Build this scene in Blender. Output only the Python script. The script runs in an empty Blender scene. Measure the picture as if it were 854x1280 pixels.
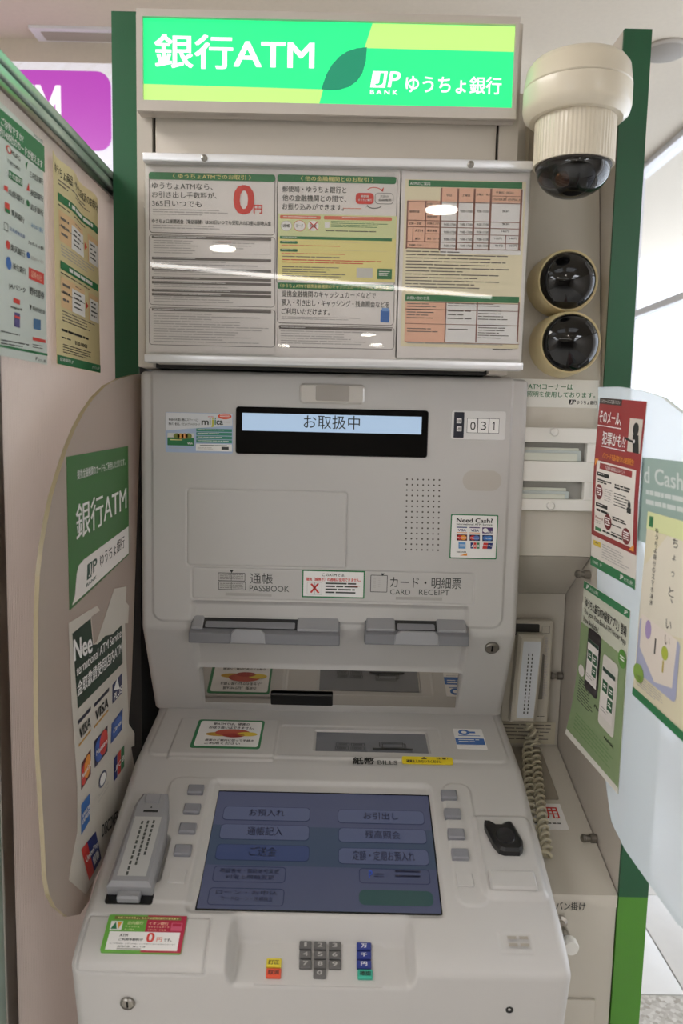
import bpy, bmesh, math, random
import numpy as np
from mathutils import Vector, Matrix
random.seed(7)
SC = bpy.context.scene
COL = SC.collection

# ------------------------------------------------------------------ camera
F_PX, ROLL, PITCH = 965.0, math.radians(1.28), math.radians(6.5)
CAM = np.array([0.0, 0.0, 1.55])
SP, CP, SR, CR = math.sin(PITCH), math.cos(PITCH), math.sin(ROLL), math.cos(ROLL)
cam_data = bpy.data.cameras.new('camera')
cam = bpy.data.objects.new('camera', cam_data)
COL.objects.link(cam)
cam_data.sensor_fit = 'VERTICAL'
cam_data.sensor_height = 36.0
cam_data.lens = F_PX / 1280 * 36.0
cam_data.clip_start = 0.02
_R, _U, _F = Vector((1, 0, 0)), Vector((0, SP, CP)), Vector((0, CP, -SP))
_cr, _cu = _R * CR + _U * SR, _U * CR - _R * SR
cam.matrix_world = Matrix(((_cr.x, _cu.x, -_F.x, CAM[0]), (_cr.y, _cu.y, -_F.y, CAM[1]), (_cr.z, _cu.z, -_F.z, CAM[2]), (0, 0, 0, 1)))
cam_data.dof.use_dof = True
cam_data.dof.focus_distance = 1.46
cam_data.dof.aperture_fstop = 4.5
SC.camera = cam

# ------------------------------------------------------------------ world and exposure
world = bpy.data.worlds.new('world')
SC.world = world
world.use_nodes = True
_bg = world.node_tree.nodes['Background']
_bg.inputs[0].default_value = (0.90, 0.93, 1.0, 1)
_bg.inputs[1].default_value = 4.0
SC.view_settings.view_transform = 'Standard'
SC.view_settings.look = 'None'
SC.view_settings.gamma = 1.0
SC.view_settings.use_curve_mapping = False
SC.view_settings.exposure = 0.06
LAMP_PANEL, LAMP_HALL_FILL, LAMP_STRIP, LAMP_SPOT = 1.1, 11.5, 9.0, 40.0     # emission of the ceiling luminaires, the hall fill being added

# ------------------------------------------------------------------ pixels to rays
def ray(px, py):
    x, y = (px - 427) / F_PX, -(py - 640) / F_PX
    x, y = x * CR - y * SR, x * SR + y * CR
    return np.array([x, y * SP + CP, y * CP - SP])

class Frame:
    """a plane in the place: origin O, unit axes U (right) and V (up), normal N towards the viewer"""
    def __init__(s, O, U, V, bend=None):
        s.O, s.U, s.V = np.array(O, float), np.array(U, float), np.array(V, float)
        s.U /= np.linalg.norm(s.U); s.V /= np.linalg.norm(s.V)
        s.N = np.cross(s.U, s.V); s.bend = bend
    def uv(s, px, py):
        d = ray(px, py)
        p = CAM + d * (np.dot(s.O - CAM, s.N) / np.dot(d, s.N)) - s.O
        return float(np.dot(p, s.U)), float(np.dot(p, s.V))
    def p3(s, u, v, h=0.0):
        if s.bend: h = h + s.bend(u, v)
        return tuple(s.O + s.U * u + s.V * v + s.N * h)
    def at(s, px, py, h=0.0):
        return s.p3(*s.uv(px, py), h)
    def off(s, h, bend=None):
        return Frame(s.O + s.N * h, s.U, s.V, bend)

def front(Y): return Frame((0, Y, 0), (1, 0, 0), (0, 0, 1))
def seg(p, q):   # p rear/top (y,z), q front/bottom
    return Frame((0, p[0], p[1]), (1, 0, 0), (0, p[0] - q[0], p[1] - q[1]))

# ------------------------------------------------------------------ materials
def lin(c): 
    c = c / 255.0
    return c / 12.92 if c <= 0.04045 else ((c + 0.055) / 1.055) ** 2.4
MC = {}
def mat(rgb, rough=0.5, metal=0.0, name=None, coat=0.0, noise=0.0, nscale=40.0, bump=0.0, bscale=300.0, emit=0.0, trans=0.0, spec=0.5):
    key = (rgb, rough, metal, name, coat, noise, bump, emit, trans)
    if key in MC: return MC[key]
    m = bpy.data.materials.new(name or 'paint_%02x%02x%02x' % tuple(int(v) for v in rgb))
    m.use_nodes = True
    nt = m.node_tree; b = nt.nodes['Principled BSDF']
    col = (lin(rgb[0]), lin(rgb[1]), lin(rgb[2]), 1)
    b.inputs['Base Color'].default_value = col
    b.inputs['Roughness'].default_value = rough
    b.inputs['Metallic'].default_value = metal
    b.inputs['Specular IOR Level'].default_value = spec
    b.inputs['Coat Weight'].default_value = coat
    b.inputs['Coat Roughness'].default_value = 0.05
    b.inputs['Transmission Weight'].default_value = trans
    if emit:
        b.inputs['Base Color'].default_value = (col[0] * .25, col[1] * .25, col[2] * .25, 1)
        b.inputs['Emission Color'].default_value = col
        b.inputs['Emission Strength'].default_value = emit
    if noise or bump:
        tc = nt.nodes.new('ShaderNodeTexCoord')
    if noise:
        n = nt.nodes.new('ShaderNodeTexNoise'); n.inputs['Scale'].default_value = nscale; n.inputs['Detail'].default_value = 4
        r = nt.nodes.new('ShaderNodeMapRange'); r.inputs['To Min'].default_value = 1 - noise; r.inputs['To Max'].default_value = 1 + noise
        mx = nt.nodes.new('ShaderNodeMix'); mx.data_type = 'RGBA'; mx.blend_type = 'MULTIPLY'; mx.inputs[0].default_value = 1
        mx.inputs[6].default_value = col
        nt.links.new(tc.outputs['Object'], n.inputs['Vector']); nt.links.new(n.outputs['Fac'], r.inputs['Value'])
        nt.links.new(r.outputs['Result'], mx.inputs[7]); nt.links.new(mx.outputs[2], b.inputs['Base Color'])
    if bump:
        n2 = nt.nodes.new('ShaderNodeTexNoise'); n2.inputs['Scale'].default_value = bscale
        bp = nt.nodes.new('ShaderNodeBump'); bp.inputs['Strength'].default_value = bump; bp.inputs['Distance'].default_value = 0.0006
        nt.links.new(tc.outputs['Object'], n2.inputs['Vector']); nt.links.new(n2.outputs['Fac'], bp.inputs['Height'])
        nt.links.new(bp.outputs['Normal'], b.inputs['Normal'])
    MC[key] = m
    return m

def mat_glass(name, tint, gloss=0.10, rough=0.02, fres=True):
    """thin clear sheet: see-through with a surface reflection"""
    m = bpy.data.materials.new(name); m.use_nodes = True
    nt = m.node_tree; nt.nodes.remove(nt.nodes['Principled BSDF']); out = nt.nodes['Material Output']
    t = nt.nodes.new('ShaderNodeBsdfTransparent'); t.inputs[0].default_value = (*tint, 1)
    g = nt.nodes.new('ShaderNodeBsdfGlossy'); g.inputs['Roughness'].default_value = rough
    mx = nt.nodes.new('ShaderNodeMixShader')
    fr = nt.nodes.new('ShaderNodeLayerWeight'); pw = nt.nodes.new('ShaderNodeMath'); pw.operation = 'POWER'; pw.inputs[1].default_value = 4.0
    mr = nt.nodes.new('ShaderNodeMapRange'); mr.inputs['To Min'].default_value = gloss * .5; mr.inputs['To Max'].default_value = .85
    nt.links.new(fr.outputs['Facing'], pw.inputs[0]); nt.links.new(pw.outputs[0], mr.inputs['Value'])
    nt.links.new(mr.outputs[0], mx.inputs[0]); nt.links.new(t.outputs[0], mx.inputs[1]); nt.links.new(g.outputs[0], mx.inputs[2])
    nt.links.new(mx.outputs[0], out.inputs['Surface'])
    return m

def mat_milky(name, tint, clear=0.35, rgb=(200, 200, 200), gloss=0.08):
    """translucent plastic: part clear, part milky scattering, a weak gloss"""
    m = bpy.data.materials.new(name); m.use_nodes = True
    nt = m.node_tree; nt.nodes.remove(nt.nodes['Principled BSDF']); out = nt.nodes['Material Output']
    c = tuple(lin(v) for v in rgb) + (1,)
    t = nt.nodes.new('ShaderNodeBsdfTransparent'); t.inputs[0].default_value = (*tint, 1)
    d = nt.nodes.new('ShaderNodeBsdfDiffuse'); d.inputs[0].default_value = c
    tr = nt.nodes.new('ShaderNodeBsdfTranslucent'); tr.inputs[0].default_value = c
    g = nt.nodes.new('ShaderNodeBsdfGlossy'); g.inputs['Roughness'].default_value = 0.12
    a = nt.nodes.new('ShaderNodeMixShader'); a.inputs[0].default_value = 0.5
    nt.links.new(d.outputs[0], a.inputs[1]); nt.links.new(tr.outputs[0], a.inputs[2])
    b = nt.nodes.new('ShaderNodeMixShader'); b.inputs[0].default_value = clear
    nt.links.new(a.outputs[0], b.inputs[1]); nt.links.new(t.outputs[0], b.inputs[2])
    e = nt.nodes.new('ShaderNodeMixShader'); e.inputs[0].default_value = gloss
    nt.links.new(b.outputs[0], e.inputs[1]); nt.links.new(g.outputs[0], e.inputs[2])
    nt.links.new(e.outputs[0], out.inputs['Surface'])
    return m

# ------------------------------------------------------------------ objects
BASE = {}
def put(o, parent=None):
    COL.objects.link(o)
    if parent is not None:
        o.parent = parent
        o.matrix_parent_inverse = Matrix.Translation(BASE.get(parent.name, (0, 0, 0))).inverted()
    return o

def tag(o, label, cat, group=None):
    o['label'] = label; o['category'] = cat
    if group: o['group'] = group
    return o

def thing(name, base, label, cat, group=None):
    o = bpy.data.objects.new(name, None); COL.objects.link(o)
    o.empty_display_size = 0.05
    o.location = base; BASE[o.name] = tuple(base)
    return tag(o, label, cat, group)

class MB:
    """mesh builder in world metres"""
    def __init__(s): s.v, s.f, s.mi, s.mats, s.sm = [], [], [], [], []
    def slot(s, m):
        if m not in s.mats: s.mats.append(m)
        return s.mats.index(m)
    def add(s, vs, fs, m, smooth=False):
        b = len(s.v); k = s.slot(m); s.v += [tuple(p) for p in vs]
        for f in fs: s.f.append(tuple(i + b for i in f)); s.mi.append(k); s.sm.append(smooth)
        return s
    def box(s, x0, x1, y0, y1, z0, z1, m, r=0.0):
        if r <= 0:
            vs = [(x, y, z) for z in (z0, z1) for y in (y0, y1) for x in (x0, x1)]
            return s.add(vs, [(0, 2, 3, 1), (4, 5, 7, 6), (0, 1, 5, 4), (2, 6, 7, 3), (0, 4, 6, 2), (1, 3, 7, 5)], m)
        bm = bmesh.new(); bmesh.ops.create_cube(bm, size=1)
        for v in bm.verts: v.co = Vector(((x0 + x1) / 2 + v.co.x * (x1 - x0), (y0 + y1) / 2 + v.co.y * (y1 - y0), (z0 + z1) / 2 + v.co.z * (z1 - z0)))
        bmesh.ops.bevel(bm, geom=bm.edges[:], offset=r, segments=3, profile=0.5, affect='EDGES')
        bm.verts.index_update()
        s.add([v.co[:] for v in bm.verts], [tuple(v.index for v in f.verts) for f in bm.faces], m, True); bm.free()
        return s
    def slab(s, fr, pts, h0, h1, m, bev=0.0, smooth=False, side=None):
        """outline pts (uv, counter-clockwise) extruded along the frame normal from h0 up to h1"""
        n = len(pts)
        A = [fr.p3(u, v, h0) for u, v in pts]
        if bev > 0:
            c = np.mean(np.array(pts), 0)
            B = [fr.p3(u, v, h1 - bev) for u, v in pts]
            ins = inset(pts, bev)
            T = [fr.p3(u, v, h1) for u, v in ins]
            vs = A + B + T
            fs = [tuple(range(2 * n, 3 * n)), tuple(reversed(range(n)))]
            for k in (0, 1):
                for i in range(n):
                    j = (i + 1) % n; fs.append((k * n + i, k * n + j, (k + 1) * n + j, (k + 1) * n + i))
        else:
            T = [fr.p3(u, v, h1) for u, v in pts]
            vs = A + T
            fs = [tuple(range(n, 2 * n)), tuple(reversed(range(n)))]
            for i in range(n):
                j = (i + 1) % n; fs.append((i, j, n + j, n + i))
            if side:
                s.add(vs, fs[:2], m, smooth); return s.add(vs, fs[2:], side, smooth)
        return s.add(vs, fs, m, smooth)
    def ring(s, fr, outer, inner, h0, h1, m):
        """frame between two outlines with the same number of points"""
        n = len(outer)
        vs = [fr.p3(u, v, h) for h in (h0, h1) for u, v in outer] + [fr.p3(u, v, h) for h in (h0, h1) for u, v in inner]
        fs = []
        for i in range(n):
            j = (i + 1) % n
            fs += [(i, j, n + j, n + i), (n + i, n + j, 3 * n + j, 3 * n + i), (2 * n + j, 2 * n + i, 3 * n + i, 3 * n + j), (j, i, 2 * n + i, 2 * n + j)]
        return s.add(vs, fs, m)
    def lathe(s, c, axis, prof, m, n=40, smooth=True):
        """prof: list of (radius, distance along axis)"""
        ax = Vector(axis).normalized(); e1 = ax.orthogonal().normalized(); e2 = ax.cross(e1); c = Vector(c)
        vs, fs = [], []
        for r, d in prof:
            for i in range(n):
                a = 2 * math.pi * i / n
                vs.append((c + ax * d + (e1 * math.cos(a) + e2 * math.sin(a)) * max(r, 1e-5))[:])
        for k in range(len(prof) - 1):
            for i in range(n):
                j = (i + 1) % n
                fs.append((k * n + i, k * n + j, (k + 1) * n + j, (k + 1) * n + i))
        fs.append(tuple(reversed(range(n)))); fs.append(tuple(range((len(prof) - 1) * n, len(prof) * n)))
        return s.add(vs, fs, m, smooth)
    def tube(s, pts, r, m, n=8):
        P = [Vector(p) for p in pts]; vs, fs = [], []
        up = None
        for i, p in enumerate(P):
            t = (P[min(i + 1, len(P) - 1)] - P[max(i - 1, 0)]).normalized()
            up = t.orthogonal().normalized() if up is None else (up - t * up.dot(t)).normalized()
            w = t.cross(up)
            for k in range(n):
                a = 2 * math.pi * k / n; vs.append((p + (up * math.cos(a) + w * math.sin(a)) * r)[:])
        for i in range(len(P) - 1):
            for k in range(n):
                j = (k + 1) % n; fs.append((i * n + k, i * n + j, (i + 1) * n + j, (i + 1) * n + k))
        fs.append(tuple(reversed(range(n)))); fs.append(tuple(range((len(P) - 1) * n, len(P) * n)))
        return s.add(vs, fs, m, True)
    def mesh(s, name):
        me = bpy.data.meshes.new(name); me.from_pydata(s.v, [], s.f)
        for m in s.mats: me.materials.append(m)
        me.polygons.foreach_set('material_index', s.mi); me.polygons.foreach_set('use_smooth', s.sm)
        me.update()
        return me
    def build(s, name, parent=None, label=None, angle=None):
        o = put(bpy.data.objects.new(name, s.mesh(name)), parent)
        if any(s.sm):
            o.data.set_sharp_from_angle(angle=math.radians(angle or 40))
        if label: o['label'] = label
        return o

def inset(pts, d):
    n = len(pts); out = []
    for i in range(n):
        p0, p1, p2 = (np.array(pts[k % n]) for k in (i - 1, i, i + 1))
        a, b = p1 - p0, p2 - p1
        a, b = a / (np.linalg.norm(a) + 1e-12), b / (np.linalg.norm(b) + 1e-12)
        na, nb = np.array([-a[1], a[0]]), np.array([-b[1], b[0]])
        k = na + nb; k = k / max(1e-6, 1 + float(np.dot(na, nb)))
        out.append(tuple(p1 + k * d))
    return out

def rrect(u0, v0, u1, v1, r=0.0, n=5):
    u0, u1 = min(u0, u1), max(u0, u1); v0, v1 = min(v0, v1), max(v0, v1)
    if r <= 0: return [(u0, v0), (u1, v0), (u1, v1), (u0, v1)]
    r = min(r, (u1 - u0) / 2.01, (v1 - v0) / 2.01); out = []
    for cx, cy, a0 in ((u0 + r, v0 + r, 180), (u1 - r, v0 + r, 270), (u1 - r, v1 - r, 0), (u0 + r, v1 - r, 90)):
        for k in range(n + 1):
            a = math.radians(a0 + 90 * k / n); out.append((cx + r * math.cos(a), cy + r * math.sin(a)))
    return out

TILT = math.tan(ROLL)
def boxuv(fr, x0, y0, x1, y1):
    """box whose left side runs from (x0,y0) to (x0,y1) in the photo and whose right side is at x1; horizontal in the place"""
    u0, v1 = fr.uv(x0, y0); _, v0 = fr.uv(x0, y1); u1, _ = fr.uv(x1, (y0 + y1) / 2 + TILT * (x1 - x0))
    return u0, v0, u1, v1

TC = {}
def glyphs(s, bold):
    k = (s, bold)
    if k not in TC:
        c = bpy.data.curves.new('text', 'FONT'); c.body = s; c.size = 1; c.resolution_u = 3; c.fill_mode = 'FRONT'
        o = bpy.data.objects.new('text', c)
        me = bpy.data.meshes.new_from_object(o)
        n = len(me.vertices); co = np.zeros(n * 3); me.vertices.foreach_get('co', co)
        fs = [tuple(p.vertices) for p in me.polygons]
        bpy.data.objects.remove(o); bpy.data.curves.remove(c); bpy.data.meshes.remove(me)
        co = co.reshape(-1, 3)[:, :2]
        if bold >= .008 and n:      # heavier strokes: the same outlines stamped a little apart
            d = min(bold, .03) * .8; k0 = fs; st = [(-d, -d * .6), (d, -d * .6), (d, d * .6), (-d, d * .6)] if bold >= .018 else [(-d, 0), (d, 0)]
            co = np.concatenate([co + np.array(q) for q in st]); fs = [tuple(i + n * j for i in f) for j in range(len(st)) for f in k0]
        if n:
            lo, hi = co.min(0), co.max(0); co = (co - lo) / np.maximum(hi - lo, 1e-6)
        k = max(1, n and len(co) // n); co = np.concatenate([co, np.repeat(np.arange(k) * 5e-5, n)[:, None]], 1)
        TC[k] = (co, fs)
    return TC[k]

class Print(MB):
    """flat ink on a frame; every shape lies a hair above the one before (lay)"""
    def __init__(s, fr, h0=0.0004):
        super().__init__(); s.fr, s.h0 = fr, h0
    def h(s, lay): return s.h0 + lay * 0.00025
    def poly_uv(s, pts, m, lay=0): return s.add([s.fr.p3(u, v, s.h(lay)) for u, v in pts], [tuple(range(len(pts)))], m)
    def poly(s, pxs, m, lay=0): return s.quad(pxs, m, lay) if len(pxs) == 4 and s.fr.bend else s.poly_uv([s.fr.uv(*p) for p in pxs], m, lay)
    def quad(s, c, m, lay=0, n=10):
        """TL TR BR BL in photo pixels, subdivided so that it follows a bent sheet"""
        q = [np.array(s.fr.uv(*p)) for p in c]
        if not s.fr.bend: n = 1
        vs = []
        for j in range(n + 1):
            for i in range(n + 1):
                a, b = i / n, j / n
                p = (q[0] * (1 - a) + q[1] * a) * (1 - b) + (q[3] * (1 - a) + q[2] * a) * b
                vs.append(s.fr.p3(p[0], p[1], s.h(lay)))
        fs = [(j * (n + 1) + i, (j + 1) * (n + 1) + i, (j + 1) * (n + 1) + i + 1, j * (n + 1) + i + 1) for j in range(n) for i in range(n)]
        return s.add(vs, fs, m)
    def box_(s, x0, y0, x1, y1, m, lay=0, r=0.0): return s.poly_uv(rrect(*boxuv(s.fr, x0, y0, x1, y1), r), m, lay)
    def line_box(s, x0, y0, x1, y1, m, lay=0, r=0.0, w=0.001):
        b = rrect(*boxuv(s.fr, x0, y0, x1, y1), r); i = inset(b, w); n = len(b)
        vs = [s.fr.p3(u, v, s.h(lay)) for u, v in b + i]
        return s.add(vs, [(k, (k + 1) % n, n + (k + 1) % n, n + k) for k in range(n)], m)
    def oval(s, cx, cy, rx, ry, m, lay=0, n=28):
        u, v = s.fr.uv(cx, cy); a = abs(s.fr.uv(cx + rx, cy)[0] - u); b = abs(s.fr.uv(cx, cy + ry)[1] - v)
        return s.poly_uv([(u + a * math.cos(2 * math.pi * k / n), v + b * math.sin(2 * math.pi * k / n)) for k in range(n)], m, lay)
    def oval_line(s, cx, cy, rx, ry, m, lay=0, w=0.001, a0=0, a1=360, n=32):
        u, v = s.fr.uv(cx, cy); a = abs(s.fr.uv(cx + rx, cy)[0] - u); b = abs(s.fr.uv(cx, cy + ry)[1] - v)
        A = [math.radians(a0 + (a1 - a0) * k / n) for k in range(n + 1)]
        vs = [s.fr.p3(u + (a - d) * math.cos(t), v + (b - d) * math.sin(t), s.h(lay)) for d in (0, w) for t in A]
        return s.add(vs, [(k, k + 1, n + 2 + k, n + 1 + k) for k in range(n)], m)
    def text(s, t, x0, y0, x1, y1, m, lay=1, bold=0.0, shear=0.0):
        u0, v0, u1, v1 = boxuv(s.fr, x0, y0, x1, y1)
        co, fs = glyphs(t, bold)
        return s.add([s.fr.p3(u0 + (u1 - u0) * a + shear * (v1 - v0) * b, v0 + (v1 - v0) * b, s.h(lay) + e) for a, b, e in co], fs, m)
    def textq(s, t, tl, tr, bl, m, lay=1, bold=0.0):
        """the words fill the parallelogram given by three photo corners"""
        a, b, c = (np.array(s.fr.uv(*p)) for p in (tl, tr, bl)); co, fs = glyphs(t, bold)
        return s.add([s.fr.p3(*(c + (b - a) * x + (a - c) * y), s.h(lay) + e) for x, y, e in co], fs, m)
    def rows(s, x0, y0, x1, y1, n, m, lay=1, fill=0.36, ragged=0.35, word=9.0):
        """n lines of print too small to read: short dashes"""
        u0, v0, u1, v1 = boxuv(s.fr, x0, y0, x1, y1); lh = (v1 - v0) / n; W = u1 - u0
        for k in range(n):
            vt = v1 - k * lh; end = u0 + W * (1 - random.random() * ragged); u = u0
            while u < end - lh * 0.4:
                w = min(end - u, lh * random.uniform(1.2, word)); s.poly_uv([(u, vt - lh * fill), (u + w, vt - lh * fill), (u + w, vt), (u, vt)], m, lay); u += w + lh * 0.35
        return s
    def rowsq(s, tl, tr, bl, n, m, lay=1, fill=0.34, ragged=0.35):
        a, b, c = (np.array(s.fr.uv(*p)) for p in (tl, tr, bl)); ex, ey = b - a, (c - a) / n
        for k in range(n):
            end, x = 1 - random.random() * ragged, 0.0
            while x < end - .02:
                w = min(end - x, random.uniform(.05, .3)); p = a + ex * x + ey * k
                s.poly_uv([tuple(p), tuple(p + ey * fill), tuple(p + ey * fill + ex * w), tuple(p + ex * w)], m, lay); x += w + .02
        return s

# ------------------------------------------------------------------ lofted plastic skins
class Profile:
    """side outline (y,z), rear/top first, whose corners are softened by averaging over r"""
    def __init__(s, pts, r=0.008):
        s.p = np.array(pts, float); d = np.hypot(*np.diff(s.p, axis=0).T); s.c = np.concatenate([[0], np.cumsum(d)]); s.L = s.c[-1]; s.r = r
    def raw(s, t):
        t = np.asarray(t); y = np.interp(t, s.c, s.p[:, 0]); z = np.interp(t, s.c, s.p[:, 1])
        a = s.p[0] - (s.p[1] - s.p[0]) / s.c[1] * 1.0; b = s.p[-1] + (s.p[-1] - s.p[-2]) / (s.c[-1] - s.c[-2]) * 1.0
        y = np.where(t < 0, s.p[0, 0] + t * (s.p[0, 0] - a[0]), y); z = np.where(t < 0, s.p[0, 1] + t * (s.p[0, 1] - a[1]), z)
        y = np.where(t > s.L, s.p[-1, 0] + (t - s.L) * (b[0] - s.p[-1, 0]), y); z = np.where(t > s.L, s.p[-1, 1] + (t - s.L) * (b[1] - s.p[-1, 1]), z)
        return np.stack([y, z], -1)
    def __call__(s, t):
        return np.mean([s.raw(np.asarray(t) + o) for o in np.linspace(-s.r, s.r, 9)], 0)
    def hit(s, px, py):
        """photo pixel -> (x, t) on the outline drawn along x"""
        d = ray(px, py); best = None
        for i in range(len(s.p) - 1):
            (y0, z0), (y1, z1) = s.p[i], s.p[i + 1]; ny, nz = z1 - z0, y0 - y1
            den = d[1] * ny + d[2] * nz
            if abs(den) < 1e-9: continue
            k = ((y0 - CAM[1]) * ny + (z0 - CAM[2]) * nz) / den; p = CAM + k * d
            L = s.c[i + 1] - s.c[i]; q = ((p[1] - y0) * (y1 - y0) + (p[2] - z0) * (z1 - z0)) / L
            if -1e-4 <= q <= L + 1e-4 and k > 0 and (best is None or k < best[0]): best = (k, p[0], s.c[i] + q)
        return best[1], best[2]
    def frame(s, i): return seg(tuple(s.p[i]), tuple(s.p[i + 1]))

def sstep(a): a = np.clip(a, 0, 1); return a * a * (3 - 2 * a)
def sdbox(X, T, x0, x1, t0, t1, r):
    qx = np.abs(X - (x0 + x1) / 2) - (x1 - x0) / 2 + r; qt = np.abs(T - (t0 + t1) / 2) - (t1 - t0) / 2 + r
    return np.hypot(np.maximum(qx, 0), np.maximum(qt, 0)) + np.minimum(np.maximum(qx, qt), 0) - r

def skin(name, x0, x1, prof, t0, t1, step, feats, m, parent, round_r=0.015, prof2=None, w2=None, back=None, label=None):
    """outline drawn along x, pushed in or out along its normal by the features (x0,x1,t0,t1,depth,edge,corner,kind)"""
    xs = np.linspace(x0, x1, max(8, int((x1 - x0) / step))); xs = np.unique(np.concatenate([xs, x0 + np.linspace(0, round_r, 8) ** 1.0, x1 - np.linspace(0, round_r, 8)]))
    ts = np.linspace(t0, t1, max(8, int((t1 - t0) / step)))
    X, T = np.meshgrid(xs, ts, indexing='ij')
    def norm(pr):
        e = 1e-4; d = pr(ts + e) - pr(ts - e); d /= np.hypot(d[:, 0], d[:, 1])[:, None]; return np.stack([d[:, 1], -d[:, 0]], -1)
    P = np.broadcast_to(prof(ts)[None], X.shape + (2,)).copy(); N = np.broadcast_to(norm(prof)[None], X.shape + (2,)).copy()
    if prof2 is not None:
        w = w2(X)[..., None]; P = P * (1 - w) + prof2(ts)[None] * w; N = N * (1 - w) + norm(prof2)[None] * w
        N /= np.linalg.norm(N, axis=-1, keepdims=True)
    D = np.zeros_like(X)
    for (a, b, c, d, dep, ed, rr, kind) in feats:
        sd = sdbox(X, T, a, b, c, d, rr)
        if kind == 'groove': D += dep * (1 - sstep((np.abs(sd)) / ed))
        elif kind == 'wedge': D += dep * sstep(-sd / ed + 0.5) * np.clip((d - T) / (d - c), 0, 1)
        else: D += dep * sstep(-sd / ed + 0.5)
    e = np.minimum(X - x0, x1 - X); q = np.clip(round_r - e, 0, round_r)
    D -= round_r - np.sqrt(np.maximum(round_r ** 2 - q ** 2, 0))
    P = P + N * D[..., None]
    V = np.stack([X, P[..., 0], P[..., 1]], -1); nx, nt = X.shape
    verts = V.reshape(-1, 3); idx = np.arange(nx * nt).reshape(nx, nt)
    f = np.stack([idx[:-1, :-1], idx[:-1, 1:], idx[1:, 1:], idx[1:, :-1]], -1).reshape(-1, 4)
    loop = np.concatenate([idx[0, :], idx[1:, -1], idx[-1, -2::-1], idx[-2:0:-1, 0]])
    bv = verts[loop].copy(); bv[:, 1] = back if back else bv[:, 1] + 0.15
    n0 = len(verts); k = np.arange(len(loop)); k2 = (k + 1) % len(loop)
    f2 = np.stack([loop[k], n0 + k, n0 + k2, loop[k2]], -1)
    verts = np.concatenate([verts, bv]); f = np.concatenate([f, f2])
    me = bpy.data.meshes.new(name); me.vertices.add(len(verts)); me.vertices.foreach_set('co', verts.ravel())
    me.loops.add(f.size); me.loops.foreach_set('vertex_index', f.ravel().astype(np.int32))
    me.polygons.add(len(f)); me.polygons.foreach_set('loop_start', np.arange(0, f.size, 4, dtype=np.int32))
    me.polygons.foreach_set('use_smooth', np.ones(len(f), dtype=bool)); me.materials.append(m); me.update(calc_edges=True); me.validate()
    me.set_sharp_from_angle(angle=math.radians(50))
    o = put(bpy.data.objects.new(name, me), parent)
    if label: o['label'] = label
    return o

# ================================================================== the setting
PLAST = mat((194, 191, 188), 0.42, name='beige_plastic', bump=0.06, bscale=900, noise=0.015, nscale=6)
PLAST2 = mat((200, 192, 181), 0.45, name='warm_beige_steel', bump=0.05, bscale=700, noise=0.02, nscale=5)
CREAM = mat((198, 192, 180), 0.45, name='cream_steel', bump=0.05, bscale=700, noise=0.02, nscale=5)
GREY = mat((136, 136, 142), 0.4, name='grey_plastic', bump=0.06, bscale=900)
LGREY = mat((154, 154, 157), 0.42, name='light_grey_plastic', bump=0.06, bscale=900)
DARK = mat((26, 25, 24), 0.6, name='charcoal_steel_and_gap_shade', noise=0.1)
BLACK = mat((10, 10, 11), 0.25, name='black_plastic')
GLOSSBLACK = mat((6, 6, 7), 0.06, name='black_glass')
ALU = mat((226, 226, 228), 0.3, 0.45, name='brushed_aluminium', bump=0.05, bscale=200)
CHROME = mat((200, 198, 195), 0.16, 1.0, name='chrome')
STEEL = mat((150, 146, 140), 0.3, 1.0, name='dull_steel')
GREEN_D = mat((18, 84, 50), 0.38, name='dark_green_board', noise=0.03, nscale=8)
GREEN_L = mat((76, 140, 38), 0.4, name='light_green_board', noise=0.03, nscale=8)
WHITE = mat((228, 226, 220), 0.5, name='white_plastic', bump=0.04, bscale=800)
PAPER = mat((232, 226, 222), 0.55, name='white_paper', noise=0.01)
CEIL = mat((208, 198, 182), 0.9, name='ceiling_plaster', noise=0.05, nscale=60, bump=0.6, bscale=120)
WALLM = mat((222, 216, 208), 0.8, name='painted_wall', noise=0.02, nscale=3)

def structure(o): o['kind'] = 'structure'; return o
HX0, HX1, HY0, HY1, HZ = -3.2, 1.55, -13.5, 6.5, 2.95
HX2 = 3.4      # the hall is wider in front of the booth
structure(MB().box(HX0, HX2, HY0, HY1, -0.15, -0.006, mat((120, 118, 114), 0.8, name='floor_joint_grout', noise=0.1)).build('floor'))
FLOOR = bpy.data.objects['floor']
def marble():
    m = mat((226, 226, 224), 0.22, name='white_marble_tile', noise=0.06, nscale=14); return m
def terrazzo():
    m = bpy.data.materials.new('pebbled_terrazzo'); m.use_nodes = True; nt = m.node_tree; b = nt.nodes['Principled BSDF']
    tc = nt.nodes.new('ShaderNodeTexCoord'); v = nt.nodes.new('ShaderNodeTexVoronoi'); v.inputs['Scale'].default_value = 90
    cr = nt.nodes.new('ShaderNodeValToRGB'); cr.color_ramp.elements[0].color = (.34, .31, .26, 1); cr.color_ramp.elements[1].color = (.62, .6, .55, 1)
    sx = nt.nodes.new('ShaderNodeSeparateColor')
    nt.links.new(tc.outputs['Object'], v.inputs['Vector']); nt.links.new(v.outputs['Color'], sx.inputs[0]); nt.links.new(sx.outputs[0], cr.inputs[0]); nt.links.new(cr.outputs[0], b.inputs['Base Color'])
    b.inputs['Roughness'].default_value = 0.4
    return m
MARB = marble()
def tile_mesh(w, d):
    return MB().box(0, w, 0, d, -0.006, 0.0, MARB, 0.0015).mesh('tile')
_tm, _tn = tile_mesh(.596, .596), tile_mesh(.596, .459)
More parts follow.
